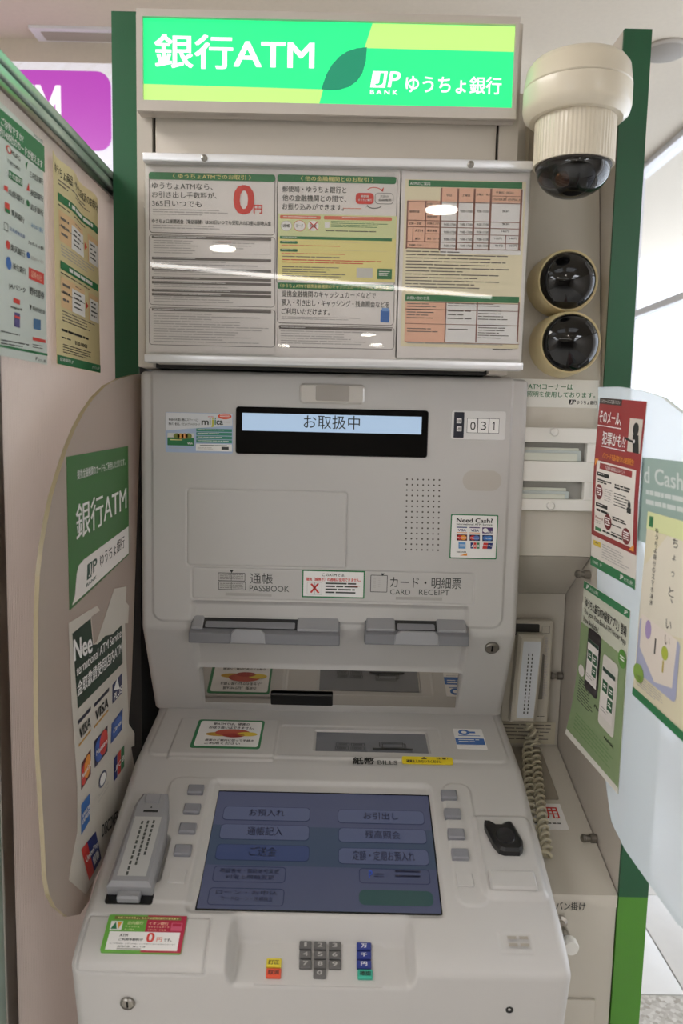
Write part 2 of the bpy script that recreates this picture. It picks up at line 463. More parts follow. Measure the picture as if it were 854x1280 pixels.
for i in range(-6, 1):
    for j in range(-1, 7):
        t = put(bpy.data.objects.new('tile', _tn if j < 0 else _tm), FLOOR)
        t.location = (.987 + .6 * i, 1.977 if j < 0 else 2.44 + .6 * j, 0)
        if t.location.x + .6 > HX1: t.scale.x = (HX1 - t.location.x - .01) / .596
MB().box(HX0 + .01, HX1 - .01, 0.6, 1.972, -0.006, 0.0, terrazzo()).build('terrazzo_band', FLOOR)
MB().box(HX0 + .01, HX2 - .01, HY0 + .01, 0.596, -0.006, 0.0, MARB).build('paving', FLOOR)

structure(MB().box(HX0, HX2 + .1, HY0, HY1, HZ, HZ + .1, CEIL).build('ceiling'))
structure(MB().box(HX0 - .1, HX0, HY0, HY1, 0, HZ, WALLM).build('wall_left'))
structure(MB().box(HX0, HX2, HY0 - .1, HY0, 0, HZ, mat((170, 165, 158), .8, name='far_wall_paint', noise=.1, nscale=2)).build('wall_front'))
wb = structure(MB().box(HX0, 0.62, 3.16, 3.26, 0, HZ, WALLM).build('wall_back'))
MB().box(HX0, 0.62, 3.05, 3.16, 2.80, HZ, CEIL).build('bulkhead', wb)
structure(MB().box(HX0, HX1, HY1, HY1 + .1, 0, HZ, WALLM).build('wall_far'))
# right wall: solid towards the hall, glazed beyond the booth
wr = structure(MB().box(HX2, HX2 + .1, HY0, 1.0, 0, HZ, WALLM).build('wall_right'))
MB().box(HX1 + .08, HX2, .92, 1.0, 0, HZ, WALLM).build('wall_return', wr)
win = structure(MB().box(HX1, HX1 + .08, .92, HY1, 0, 0.12, mat((225, 225, 228), .4, name='white_window_metal')).build('window_1'))
WM = mat((225, 225, 228), .4, name='white_window_metal')
MB().box(HX1, HX1 + .08, .92, HY1, HZ - .03, HZ, WM).build('window_head', win)
for y in (.95, 1.25, 2.3, 3.35, 4.4, 5.45, HY1 - .05): MB().box(HX1, HX1 + .07, y, y + .05, .12, HZ - .03, WM).build('mullion', win)
for z in (1.0, 2.16): MB().box(HX1 + .01, HX1 + .06, .95, HY1 - .05, z, z + .035, WM).build('transom', win)
PANE = mat_glass('window_glass', (.93, .95, .97), .08)
for y in (1.3, 2.35, 3.4, 4.45, 5.5):
    for z0, z1 in ((.12, 1.0), (1.035, 2.16), (2.195, HZ - .03)): MB().box(HX1 + .03, HX1 + .036, y, y + 1.0, z0, z1, PANE).build('pane', win)

# ------------------------------------------------------------------ ceiling luminaires of the hall, with added fill panels
LP = mat((248, 250, 255), .5, name='lamp_panel_diffuser', emit=LAMP_PANEL)
LQ = mat((255, 250, 246), .5, name='added_backlight_diffuser', emit=13.0)  # added, unseen panel that lights the partition from behind
LH = mat((246, 249, 255), .5, name='added_hall_fill_diffuser', emit=LAMP_HALL_FILL)  # added hall panels: frontal fill, set outside the notice board's reflection
LS = mat((255, 250, 244), .5, name='lamp_strip_tube', emit=LAMP_STRIP)
LD = mat((255, 248, 236), .5, name='downlight_lens', emit=LAMP_SPOT)
for i, (x, y, w, d, nm) in enumerate(((-1.45, -.7, .8, .8, 'near the booth, wall side'), (-.2, -.7, .8, .8, 'near the booth, middle'), (.95, -.7, .8, .8, 'near the booth, window side'), (-1.6, 1.0, .8, 1.8, 'beyond the partition')) + tuple((x, y, .8, .8, '%s row, %s side' % (('first', 'second', 'third')[k], 'far' if x < 0 else 'window')) for k, y in enumerate((-2.5, -4.1, -5.7)) for x in (-2.3 - .3 * k, 2.3 + .2 * k))):
    t = thing('ceiling_panel_light', (x, y, HZ), 'ceiling light panel, %s' % nm, 'ceiling light', 'ceiling light panels')
    MB().box(x - w / 2 - .03, x + w / 2 + .03, y - d / 2 - .03, y + d / 2 + .03, HZ - .02, HZ, WM).build('housing', t)
    MB().box(x - w / 2, x + w / 2, y - d / 2, y + d / 2, HZ - .026, HZ - .02, LH if 'row' in nm else LQ if 'beyond' in nm else LP).build('diffuser', t)
t = thing('strip_light', (0, -4.6, HZ), 'long thin strip light on the hall ceiling', 'ceiling light')
def slanted(x0, x1, ya, yb, w, z0, z1, m, nm):
    vs = [(x, y + d, z) for z in (z0, z1) for x, y in ((x0, ya), (x1, yb)) for d in (-w, w)]
    MB().add(vs, [(0, 1, 3, 2), (4, 6, 7, 5), (0, 4, 5, 1), (2, 3, 7, 6), (0, 2, 6, 4), (1, 5, 7, 3)], m).build(nm, t)
slanted(-1.7, 1.5, -4.2, -5.5, .08, HZ - .05, HZ, WM, 'housing')
slanted(-1.7, 1.5, -4.2, -5.5, .02, HZ - .075, HZ - .05, LS, 'tube')
for i, (x, y) in enumerate(((.6, -2.45), (-1.0, -3.7), (.35, -9.5), (-1.1, -11.5), (.55, -11.0))):
    t = thing('downlight', (x, y, HZ), 'round white downlight in the hall ceiling', 'downlight', 'round downlights in the hall ceiling')
    MB().lathe((x, y, HZ), (0, 0, -1), [(.13, 0), (.13, .012), (.105, .02)], WM).build('trim_ring', t)
    MB().lathe((x, y, HZ - .012), (0, 0, -1), [(.10, 0), (.10, .012), (.0, .013)], LD, smooth=False).build('lens', t)

# ceiling vent and loudspeaker seen above the booth
cf = Frame((0, 0, HZ), (1, 0, 0), (0, 1, 0))
a, b = cf.uv(35, 31), cf.uv(138, 45)
t = thing('ceiling_vent', (a[0], a[1], HZ), 'long narrow ceiling vent with a white rim', 'vent')
MB().box(a[0], -.30, a[1], a[1] + .11, HZ - .01, HZ, WM).build('vent_frame', t)
MB().box(a[0] + .035, -.335, a[1] + .025, a[1] + .085, HZ - .013, HZ - .006, mat((168, 160, 148), .7, name='vent_grey')).build('vent_slot', t)
a = cf.uv(832, 62)
t = thing('ceiling_speaker', (a[0], a[1], HZ), 'round flush grey loudspeaker in the ceiling', 'speaker')
MB().lathe((a[0], a[1], HZ), (0, 0, -1), [(.09, 0), (.09, .006), (.082, .012)], mat((176, 168, 158), .7, name='speaker_rim')).build('speaker_rim', t)
MB().lathe((a[0], a[1], HZ - .011), (0, 0, -1), [(.080, 0), (.07, .006), (.0, .01)], mat((150, 144, 136), .8, name='speaker_mesh')).build('speaker_mesh', t)

# purple lit sign of the machine behind
f = front(3.04)
t = thing('purple_sign', (-1.2, 3.1, 2.4), 'purple lit sign with rounded corners and white letters behind the partition', 'sign')
b0, b1 = f.uv(140, 78), f.uv(140, 203)
MB().box(-1.75, b0[0] + .06, 3.05, 3.15, b1[1], b0[1], mat((238, 236, 245), .5, name='white_sign_box', emit=.85)).build('sign_box', t)
u = f.uv(138, 90); v = f.uv(138, 188)
MB().slab(f, rrect(u[0] - .85, v[1], u[0], u[1], .05), -.008, .004, mat((178, 66, 178), .4, name='purple_sign_face', emit=.95)).build('purple_face', t)
p = Print(f, .0055)
p.text('ATM', -18, 105, 77, 172, mat((250, 244, 252), .4, name='white_lit_letters', emit=.9), 1, .03)
p.build('print', t)

# ================================================================== booth: sign, upper cabinet, side panels
SIGN = front(1.34)
tl, br = SIGN.uv(170, 10), SIGN.uv(650, 149.5)
sx0, sx1, sz1, sz0 = tl[0], SIGN.uv(653, 22)[0] - .003, tl[1], SIGN.uv(172, 138)[1]
t = thing('lightbox_sign', ((sx0 + sx1) / 2, 1.40, sz0), 'lit green and white bank sign over the machine', 'sign')
FRM = mat((200, 192, 184), .35, .3, name='sign_frame_metal')
fx0, fz1, fx1, fz0 = SIGN.uv(178, 20)[0], SIGN.uv(178, 20)[1], SIGN.uv(645, 31)[0], SIGN.uv(178, 124.5)[1]
MB().box(sx0, sx1, 1.35, 1.369, sz0, sz1, FRM).build('sign_body', t)
MB().ring(SIGN, rrect(sx0, sz0, sx1, sz1), rrect(fx0, fz0, fx1, fz1), -.012, .0, FRM).build('sign_frame', t)
EG = mat((40, 240, 140), .4, name='lit_green', emit=1.0); EP = mat((196, 246, 132), .4, name='lit_pale_green', emit=.95)
EL = mat((26, 150, 112), .4, name='lit_leaf_green', emit=.8); EW = mat((250, 255, 250), .4, name='lit_white', emit=1.1)
MB().slab(SIGN, rrect(fx0, fz0, fx1, fz1), -.012, -.006, EG).build('lit_face', t)
p = Print(SIGN, -.0055)
p.poly([(178, 103), (404, 110), (398, 131), (178, 124.5)], EP, 0)
p.poly([(466, 27), (645, 31), (645, 63), (456, 58)], EP, 0)
lf = [(459, 57), (446, 58.5), (434, 62.5), (424, 69), (415, 79), (408, 91), (401.5, 110), (412, 111.3), (424, 110.5), (436, 107), (446, 100), (453, 90), (457.5, 75)]
p.poly(lf, EL, 1)
p.text('銀行ATM', 192, 40, 393, 83, EW, 2, .022)
p.text('ゆうちょ銀行', 508, 92, 628, 114, EW, 2, .02)
def jp_logo(p, x, y, w, h, ink, ground, lay, bank=True):
    """square with a cut-out J and a slanted P"""
    p.poly([(x + w * .10, y), (x + w * .62, y + h * .02), (x + w * .52, y + h), (x, y + h * .98)], ink, lay)
    p.text('J', x + w * .18, y + h * .12, x + w * .44, y + h * .86, ground, lay + 1, .03, .12)
    p.text('P', x + w * .62, y + h * .02, x + w * 1.0, y + h * .97, ink, lay, .04, .16)
    if bank: p.text('B A N K', x, y + h * 1.12, x + w * .96, y + h * 1.38, ink, lay, .05)
jp_logo(p, 463, 87, 36, 21, EW, EG, 2)
p.build('print', t)

# upper cabinet behind the notice board
UPY = 1.372
U = front(UPY)
t = thing('upper_cabinet', (-.02, 1.55, 1.6), 'beige steel cabinet front behind the notice board', 'cabinet')
ux0, ux1 = U.uv(172, 300)[0], U.uv(642, 300)[0]
zt, zb = 2.22, 1.642
xl, xr = U.uv(190, 160)[0], U.uv(624, 170)[0]
zp = U.uv(300, 145)[1]
MB().box(ux0, xl, UPY, 1.60, zb, zt, PLAST2).build('left_jamb', t)
MB().box(xr, ux1, UPY, 1.60, zb, zt, PLAST2).build('right_jamb', t)
MB().box(xl, xr, UPY + .02, 1.60, zb, zt, DARK).build('cabinet_body', t)
MB().box(xl + .005, xr - .004, UPY + .002, UPY + .022, zb + .006, zp + .02, PLAST2, .002).build('access_panel', t)

# side panels with green front edges
def side_panel(label, sgn, xi, xo, front_pts, name='side_panel', board=None):
    """front_pts: (y,z) from floor to top, the front edge of the panel"""
    t = thing(name, ((xi + xo) / 2, 1.7, 0), label, 'side panel')
    a, b = min(xi, xo), max(xi, xo); n = len(front_pts); yb = 2.0
    vs = [(x, y + .006, z) for x in (a, b) for y, z in front_pts] + [(x, yb, z) for x in (a, b) for z in (front_pts[0][1], front_pts[-1][1])]
    L = list(range(n)); R = list(range(n, 2 * n)); lb, lt, rb, rt = 2 * n, 2 * n + 1, 2 * n + 2, 2 * n + 3
    fs = [tuple(L[::-1] + [lb, lt][0:2]), tuple(R + [rt, rb])] + [(i, i + 1, n + i + 1, n + i) for i in range(n - 1)] + [(L[-1], lt, rt, R[-1]), (lb, rb, rt, lt)]
    MB().add(vs, fs, board or PLAST2).build('panel_board', t)
    for i in range(n - 1):
        (y0, z0), (y1, z1) = front_pts[i], front_pts[i + 1]
        g = GREEN_L if z1 < .9 and sgn > 0 else DARK if z1 < 1.59 and sgn < 0 else GREEN_D  # dark lower left edge paints the shade of the gap
        vs = [(x, y + d, z) for d in (0, .007) for x in (a, b) for y, z in ((y0, z0), (y1, z1))]
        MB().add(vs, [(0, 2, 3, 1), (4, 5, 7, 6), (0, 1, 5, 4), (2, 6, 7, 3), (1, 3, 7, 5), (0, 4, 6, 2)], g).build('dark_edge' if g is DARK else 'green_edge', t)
    return t
G = front(1.425)
gx0, gx1 = G.uv(782, 36)[0], G.uv(818, 36)[0]
gz = G.uv(800, 36)[1]
CABY = 1.195
side_panel('beige side panel with dark green front edge beside the cameras and the telephone', 1, .472, .520,
           [(CABY, 0), (CABY, .785), (CABY, 1.18), (1.42, 1.50), (1.425, gz)])
G2 = front(1.50)
side_panel('dark green side panel between the partition and the machine', -1, G2.uv(140, 100)[0], G2.uv(171, 100)[0], [(1.50, 0), (1.50, 1.585), (1.50, G2.uv(150, 14)[1])], board=DARK)  # near-black board colour stands in for the unlit gap beside the machine

# ------------------------------------------------------------------ partition on the left
PX = -.452
PF = Frame((PX, 0, 0), (0, 1, 0), (0, 0, 1))
t = thing('partition_screen', (PX - .03, 1.2, 0), 'ribbed translucent partition with metal top rail left of the machine', 'partition')
zr = PF.uv(70, 145)[1]; zr0 = PF.uv(0, 112)[1]; PY0, PY1 = .93, 1.62
def ribbed():
    m = mat_milky('ribbed_polycarbonate', (.8, .8, .8), .02, (226, 218, 214), .05); nt = m.node_tree
    tc = nt.nodes.new('ShaderNodeTexCoord'); w = nt.nodes.new('ShaderNodeTexWave'); w.bands_direction = 'Y'; w.inputs['Scale'].default_value = 55
    bp = nt.nodes.new('ShaderNodeBump'); bp.inputs['Strength'].default_value = .35; bp.inputs['Distance'].default_value = .002
    nt.links.new(tc.outputs['Object'], w.inputs['Vector']); nt.links.new(w.outputs['Fac'], bp.inputs['Height']); [nt.links.new(bp.outputs['Normal'], n.inputs['Normal']) for n in nt.nodes if n.bl_idname in ('ShaderNodeBsdfDiffuse', 'ShaderNodeBsdfTranslucent', 'ShaderNodeBsdfGlossy')]
    return m
MB().box(PX - .012, PX, PY0, PY1, .1, zr0 + .004, ribbed()).build('ribbed_sheet', t)
RG = mat((178, 200, 190), .25, .4, name='green_tinted_rail'); RD = mat((58, 84, 72), .3, .2, name='dark_green_rail_gap')
h = zr - zr0
MB().box(PX - .03, PX + .004, PY0, PY1, zr0, zr0 + h * .28, STEEL, .002).build('rail_lip', t)
MB().box(PX - .03, PX + .008, PY0, PY1, zr0 + h * .30, zr0 + h * .62, RG, .002).build('top_rail', t)
MB().box(PX - .03, PX + .004, PY0, PY1, zr0 + h * .62, zr0 + h * .70, RD).build('rail_gap', t)
MB().box(PX - .03, PX + .010, PY0, PY1, zr0 + h * .70, zr, RG, .002).build('top_rail', t)
MB().box(PX - .02, PX + .004, .985, 1.022, .05, zr0, STEEL, .003).build('post', t)
MB().box(PX - .02, PX + .004, .93, .983, .05, zr0, RG, .003).build('post', t)
MB().box(PX - .02, PX + .004, PY0, PY1, .0, .1, STEEL).build('foot_rail', t)

# ================================================================== notice board
INK = mat((70, 74, 70), .6, name='grey_ink'); INKD = mat((38, 40, 38), .6, name='black_ink'); INKL = mat((186, 181, 178), .6, name='pale_ink')
GRN = mat((46, 122, 76), .5, name='green_ink'); RED = mat((214, 66, 58), .5, name='red_ink'); ORG = mat((224, 120, 96), .5, name='salmon_ink')
YEL = mat((236, 224, 150), .55, name='pale_yellow_ink'); CRM = mat((238, 228, 196), .55, name='cream_ink'); PNK = mat((240, 190, 164), .55, name='peach_ink')
WHT = mat((238, 236, 234), .5, name='white_ink'); BAR = mat((112, 106, 102), .55, name='brown_grey_ink'); LGN = mat((218, 224, 170), .55, name='lime_ink')
BLU = mat((62, 110, 180), .5, name='blue_ink'); NAV = mat((28, 44, 110), .5, name='navy_ink')
BY = 1.352
B = front(BY)
t = thing('notice_board', (-.02, 1.36, 1.64), 'clear-fronted notice board with aluminium rails under the lit sign', 'notice board')
x0, x1 = B.uv(181, 300)[0], B.uv(660, 300)[0]
z1, z1b, z0b, z0 = B.uv(180, 193)[1], B.uv(180, 204)[1], B.uv(183, 443)[1], B.uv(183, 453)[1]
MB().box(x0, x1, BY + .006, UPY - .0015, z0, z1, WHITE).build('backing', t)
MB().box(x0, x1, BY - .012, BY + .006, z1b, z1, ALU, .002).build('top_rail', t)
MB().box(x0, x1, BY - .012, BY + .006, z0, z0b, ALU, .002).build('bottom_rail', t)
COVER = mat_glass('clear_cover', (.97, .97, .97), .085, .012)
MB().box(x0 + .001, x1 - .001, BY - .008, BY - .006, z0b + .0005, z1b - .0005, COVER).build('clear_cover', t)
for px, py in ((257, 201), (587, 209)):
    c = B.at(px, py); MB().lathe((c[0], BY - .012, c[2]), (0, -1, 0), [(.0055, 0), (.0055, .003), (.003, .005), (.0, .005)], STEEL, 16).build('screw', t)
BS = front(BY + .004)   # sheets lie between backing and cover
def sheet(name, label, x0, y0, x1, y1, m=PAPER, fr=BS):
    o = MB().slab(fr, rrect(*boxuv(fr, x0, y0, x1, y1)), -.0012, 0, m).build(name)
    return tag(o, label, 'notice')
# left sheet
s = sheet('fee_notice', 'notice sheet with a large red zero and yen sign on the board', 184, 208, 345.5, 440)
p = Print(BS)
p.line_box(186, 215, 344, 291, BAR, 0, .006, .0012)
p.box_(186, 215, 344, 224, GRN, 1, .004)
p.text('〈 ゆうちょATMでのお取引 〉', 216, 217, 314, 223, YEL, 2, .012)
p.text('ゆうちょATMなら、', 190, 228, 266, 236, INK, 1, .008)
p.text('お引き出し手数料が、', 190, 239, 271, 247, INK, 1, .008)
p.text('365日いつでも', 190, 250, 252, 258, INK, 1, .008)
p.text('0', 292, 231, 318, 268, RED, 1, .05)
p.text('円', 317, 256, 328, 267, RED, 1, .03)
p.rows(191, 261, 286, 270, 3, INKL)
p.text('ゆうちょ口座間送金（電信振替）は365日いつでも受取人の口座に即時入金', 190, 273.5, 339, 279, INK, 1, .02)
p.rows(191, 281, 300, 287, 2, INKL)
p.line_box(186, 293, 344, 381, BAR, 0, .006, .001)
for k, y in enumerate((294.5, 321, 334.5, 345.5, 351, 361, 366)):
    p.box_(190, y, 339, y + 3.4, BAR, 1)
    p.rows(192, y + .9, 192 + (66, 52, 40, 58, 90, 96, 84)[k], y + 2.8, 1, WHT, 2, ragged=0)
p.rows(192, 300, 262, 318, 6, INKL); p.line_box(266, 301, 338, 317, INKL, 1, 0, .0006); p.rows(269, 303, 320, 313, 3, INKL)
p.rows(272, 302, 292, 304, 1, RED); p.rows(192, 325.5, 330, 333, 2, INKL); p.rows(192, 338.5, 330, 344.5, 2, INKL); p.rows(192, 355, 330, 360, 2, INKL); p.rows(192, 370, 330, 379, 3, INKL)
p.line_box(186, 383.5, 344, 431, BAR, 0, .006, .001); p.box_(190, 385, 339, 388.4, BAR, 1); p.rows(192, 386, 240, 388, 1, WHT, 2)
p.rows(192, 391, 336, 429, 12, INKL, ragged=.6)
p.build('print', s)
# middle sheet
s = sheet('transfer_notice', 'notice sheet with green headings and a pale yellow panel on the board', 346.5, 212, 499, 446)
p = Print(BS)
p.line_box(347, 218, 495.5, 355, BAR, 0, .006, .001)
p.box_(347, 218, 495.5, 227, GRN, 1, .004)
p.text('〈 他の金融機関とのお取引 〉', 376, 220, 467, 226, YEL, 2, .012)
p.text('郵便局・ゆうちょ銀行と', 353, 232, 433, 240, INK, 1, .008)
p.text('他の金融機関との間で、', 353, 243, 433, 251, INK, 1, .008)
p.text('お振り込みができます。', 353, 254, 430, 262, INK, 1, .008)
p.rows(429, 260, 461, 262, 1, ORG)
p.box_(445, 241, 467.5, 255, RED, 1, .006); p.text('郵便局', 451, 244, 461, 247, WHT, 2, .02); p.text('ゆうちょ銀行', 448, 248.5, 465, 251.5, WHT, 2, .02)
p.line_box(469, 241, 492, 255, INK, 1, .006, .0007); p.text('全国の', 475, 244, 486, 247, INK, 2, .01); p.text('金融機関', 473, 248.5, 489, 251.5, INK, 2, .01)
p.oval_line(468, 240, 10, 6, RED, 1, .0012, 25, 155); p.oval_line(468, 256, 10, 5, INK, 1, .0012, 205, 335)
p.poly([(476, 238.5), (480, 234), (479, 240)], RED, 1); p.poly([(460, 257), (456, 261), (460, 256)][::-1], INK, 1)
p.box_(348, 267, 495, 350, YEL, 1); p.box_(348, 267, 495, 296, LGN, 1.5)
p.box_(350, 269, 401, 273.5, ORG, 2, .002); p.rows(354, 270.5, 396, 272.5, 1, WHT, 3, ragged=0)
p.box_(405, 270, 490, 274.5, ORG, 2, .002); p.rows(428, 271.5, 468, 273.5, 1, WHT, 3, ragged=0)
for cx, s_ in ((358, '通帳'), (374.5, 'カード'), (391.5, '現金')):
    p.oval(cx, 282.5, 7, 6.5, WHT, 2); p.text(s_, cx - 4.5, 280, cx + 4.5, 284.5, INK, 3, .01)
p.oval_line(358, 282.5, 7, 6.5, INKL, 3, .0006); p.oval_line(374.5, 282.5, 7.5, 7, ORG, 3, .0008)
p.poly([(386, 277), (387.5, 277), (398, 288), (396.5, 288)][::-1], RED, 4); p.poly([(397, 277), (398.5, 277), (387, 288), (385.5, 288)][::-1], RED, 4)
p.box_(406, 278, 412, 285, WHT, 2); p.rows(414, 276.5, 488, 285, 4, GRN, 2); p.rows(407, 288, 482, 291, 1, INK, 2)
p.box_(350, 295, 490, 298.6, GRN, 2); p.rows(352, 296, 372, 297.5, 1, WHT, 3)
for y in (301, 311):
    p.box_(350, y, 372, y + 3.4, GRN, 2, .0015); p.rows(352, y + .8, 369, y + 2.6, 1, WHT, 3); p.rows(352, y + 5, 440, y + 7.5, 1, ORG, 2, ragged=.2); p.rows(375, y + 1, 486, y + 1.5, 1, INKL, 2, ragged=0)
p.rows(353, 320, 440, 323, 1, BAR, 2); p.rows(353, 324, 480, 330, 2, RED, 2, ragged=.3); p.rows(353, 333, 432, 347, 5, BAR, 2)
p.box_(446, 335, 466, 347, mat((206, 204, 198), .5, name='card_grey'), 2); p.box_(472, 336, 490, 349, GRN, 2); p.rows(474, 339, 488, 346, 3, WHT, 3)
p.line_box(347, 353, 493, 404, BAR, 0, .006, .001)
p.box_(347, 353, 493, 361, GRN, 1, .003); p.text('〈ゆうちょATMで提携金融機関のキャッシュカードなどがご利用可能〉', 350, 354.5, 489, 359.5, YEL, 2, .012)
p.text('提携金融機関のキャッシュカードなどで', 352, 363, 470, 371, INK, 1, .008)
p.text('預入・引き出し・キャッシング・残高照会などを', 352, 374, 487, 382, INK, 1, .008)
p.text('ご利用いただけます。', 352, 385, 412, 393, INK, 1, .008)
p.rows(352, 395.5, 470, 400, 2, INKL); p.box_(476, 387, 487, 403, BLU, 1, .001); p.box_(477.5, 385, 486, 389, mat((120, 160, 214), .5, name='sky_ink'), 2)
p.line_box(347, 406, 493, 434, BAR, 0, .006, .001); p.box_(349, 407.5, 490, 411, BAR, 1); p.rows(351, 408.5, 398, 410.2, 1, WHT, 2)
p.rows(351, 413, 470, 431, 6, INKL)
p.build('print', s)
# right sheet
s = sheet('timetable_notice', 'notice sheet with a peach and white timetable on the board', 501, 214, 655, 447)
p = Print(BS)
p.box_(507, 224, 653, 433, CRM, 0)
p.box_(511, 225, 653, 233, GRN, 1); p.text('ATMのご案内', 513, 227, 538, 231.5, WHT, 2, .015)
LN = mat((150, 106, 94), .6, name='table_rule_ink')
p.box_(553, 234.5, 653, 317, WHT, 1); p.box_(553, 234.5, 653, 252, PNK, 2); p.box_(510, 250, 551, 310, PNK, 2)
for y in (251.5, 275, 283, 301.5, 309.5): p.box_(509, y, 651, y + .9, LN, 4)
for y in (258.5, 266.5, 292): p.box_(532, y, 651 if y > 290 else 551, y + .6, LN, 4)
for x, y0 in ((551, 235), (572, 236), (592.5, 236), (613, 236), (651, 237)): p.box_(x, y0, x + .8, 313.5 + (x - 551) * .0, LN, 4)
p.box_(509, 251, 509.9, 311, LN, 4); p.box_(532, 251, 532.6, 303, LN, 4); p.box_(516, 284, 516.5, 302, LN, 4); p.box_(614, 245, 651, 245.6, LN, 4); p.box_(632.5, 246, 633, 251, LN, 4); p.box_(632, 294, 632.5, 313, LN, 4)
for tx, x, y in (('平日', 558, 243), ('土曜日', 578, 243), ('日曜日・休日', 596, 242), ('手数料（税込）', 620, 239.5), ('1万円未満', 616, 248), ('1万円以上', 635, 248.5),
                 ('通常貯金', 512, 263), ('お預け入れ', 534, 254), ('お引き出し', 534, 261.5), ('残高照会', 534, 269.5), ('定期・定額', 511, 278), ('お預け入れ', 534, 278),
                 ('ATM', 519, 287), ('電信振替', 534, 287), ('振込', 519, 297), ('振込（カード）', 534, 297), ('他金融機関（お引き出し）', 512, 305)):
    w = max(6, len(tx) * 3.2); p.text(tx, x, y, x + min(w, 17 if x < 614 else 22), y + 2.9, INK, 5, .01)
for y in (263, 279.5, 289, 298, 306):
    for x in (555, 575.5, 596): p.text('9:00-17:00', x, y, x + 15, y + 2.8, INK, 5, .01)
for tx, x, y in (('無料', 628, 263), ('無料', 628, 279), ('146円', 627, 288), ('113円', 618, 297), ('146円', 637, 297), ('91円', 619, 306), ('103円', 637, 306)): p.text(tx, x, y, x + 9, y + 2.8, INK, 5, .01)
p.rows(508, 313.5, 640, 362, 12, BAR, 2, .28, .5)
p.box_(507, 368, 649, 376, GRN, 1); p.text('お問い合わせ先', 509, 370, 537, 374.5, WHT, 2, .012)
p.box_(507, 377, 649, 427, WHT, 2); p.box_(507, 377, 557, 427, PNK, 3)
for y in (377, 386, 404, 427): p.box_(507, y, 649, y + .7, LN, 4)
for x in (557, 596, 648): p.box_(x, 378, x + .6, 428, LN, 4)
p.rows(509, 379, 548, 400, 6, BAR, 4, .3); p.rows(509, 410, 550, 417, 2, BAR, 4, .3); p.rows(560, 379, 640, 384, 2, BAR, 4, .3); p.rows(560, 388, 590, 402, 3, BAR, 4, .26); p.rows(598, 388, 640, 402, 4, BAR, 4, .3); p.rows(560, 411, 588, 414, 1, BAR, 4); p.rows(598, 406, 636, 425, 6, BAR, 4, .3)
p.rows(509, 428, 640, 431, 1, INKL, 4); p.rows(616, 436, 648, 438.5, 1, INK, 2)
p.build('print', s)

# ================================================================== the machine
ATM = thing('cash_machine', (-.02, 1.35, 0), 'beige bank cash machine with touch screen console and card slots', 'cash machine')
HP = Profile([(1.50, 1.637), (1.41, 1.637), (1.41, 1.163), (1.509, .970)], .006)
HX = (front(1.41).uv(175, 620)[0], front(1.41).uv(655, 620)[0])
def bx(pr, x0, y0, x1, y1):
    """photo box -> (x0,x1,t0,t1) on a profile"""
    a = pr.hit(x0, y0); c = pr.hit(x0, y1); b = pr.hit(x1, (y0 + y1) / 2 + TILT * (x1 - x0))
    return a[0], b[0], a[1], c[1]
feats = []
b = bx(HP, 234, 611, 433, 706); feats.append((*b, -.0012, .003, .006, 'step')); feats.append((*b, -.0022, .0026, .006, 'groove'))
b = bx(HP, 240, 709, 592, 748); feats.append((*b, -.0018, .0024, .006, 'groove')); feats.append((b[0], b[1], b[2], b[3], -.0014, .003, .006, 'step'))
b = bx(HP, 190, 480, 634, 775); feats.append((b[0], b[1], b[2] - .2, b[3], .0035, .005, .02, 'step'))
b = bx(HP, 241, 752, 582, 832); feats.append((b[0], b[1], b[2], b[3] + .004, -.010, .012, .006, 'step'))
b = bx(HP, 250, 836, 574, 879); feats.append((b[0], b[1], b[2], b[3], -.023, .004, .002, 'wedge')); MIR = b
skin('upper_housing', HX[0], HX[1], HP, .03, HP.L, .0016, feats, PLAST, ATM, .012, back=1.60)
MB().box(HX[0] + .02, HX[1] - .02, 1.54, 2.0, 0, 1.62, DARK).build('cabinet_core', ATM)  # dark colour puts the side gap's shade into the core
PN = front(1.41 - .0035)
PI = front(1.41 - .0020)
FS = HP.frame(2)
# mirror strip that shows the console deck
T0 = HP.c[2]
MIRM = mat((205, 200, 194), .03, 1.0, name='mirror_strip')
_d = np.array(FS.V); _n = np.array(FS.N)
mb_, mt_ = FS.O + _d * (T0 - MIR[3] + .003) - _n * .0015, FS.O + _d * (T0 - MIR[2] - .001) - _n * .0185
MF = Frame((0, mt_[1], mt_[2]), (1, 0, 0), mt_ - mb_); mL = float(np.linalg.norm(mt_ - mb_))
o = MB().slab(MF, rrect(MIR[0] + .003, -mL, MIR[1] - .003, 0), -.001, .0012, MIRM).build('mirror_strip', ATM)
b = boxuv(FS, 338, 867, 416, 880); MB().slab(FS, rrect(*b, .003), -.002, .0025, BLACK, .001).build('sensor_window', ATM, 'black sensor window')
# camera window
b = boxuv(PN, 375, 479, 456, 504)
o = MB().slab(PN, rrect(*b, .007), -.003, .006, mat((226, 221, 214), .1, .25, name='silvered_reflection_paint', coat=1.0), .003).build('camera_window', ATM, 'shiny camera window')  # pale base colour stands in for the window's bright reflection
b2 = boxuv(PN, 395, 482, 437, 501)
MB().slab(PN, rrect(*b2, .003), .006, .0066, mat((226, 220, 214), .10, .6, name='window_glint')).build('painted_glint', o)  # pale slab painted as the glint on the window
# top display
b = boxuv(PN, 295, 508, 535, 567)
dsp = MB().slab(PN, rrect(*b, .005), -.003, .003, GLOSSBLACK, .0015).build('status_display', ATM, 'black glossy status display')
LCD = mat((186, 212, 240), .4, name='lit_blue_screen', emit=.62)
b = boxuv(PN, 303, 516, 527, 538); MB().slab(PN, rrect(*b), .003, .0034, LCD).build('lit_line', dsp)
p = Print(PN, .0036); p.text('お取扱中', 380, 518.5, 450, 535.5, INKD, 1); p.build('print', dsp)
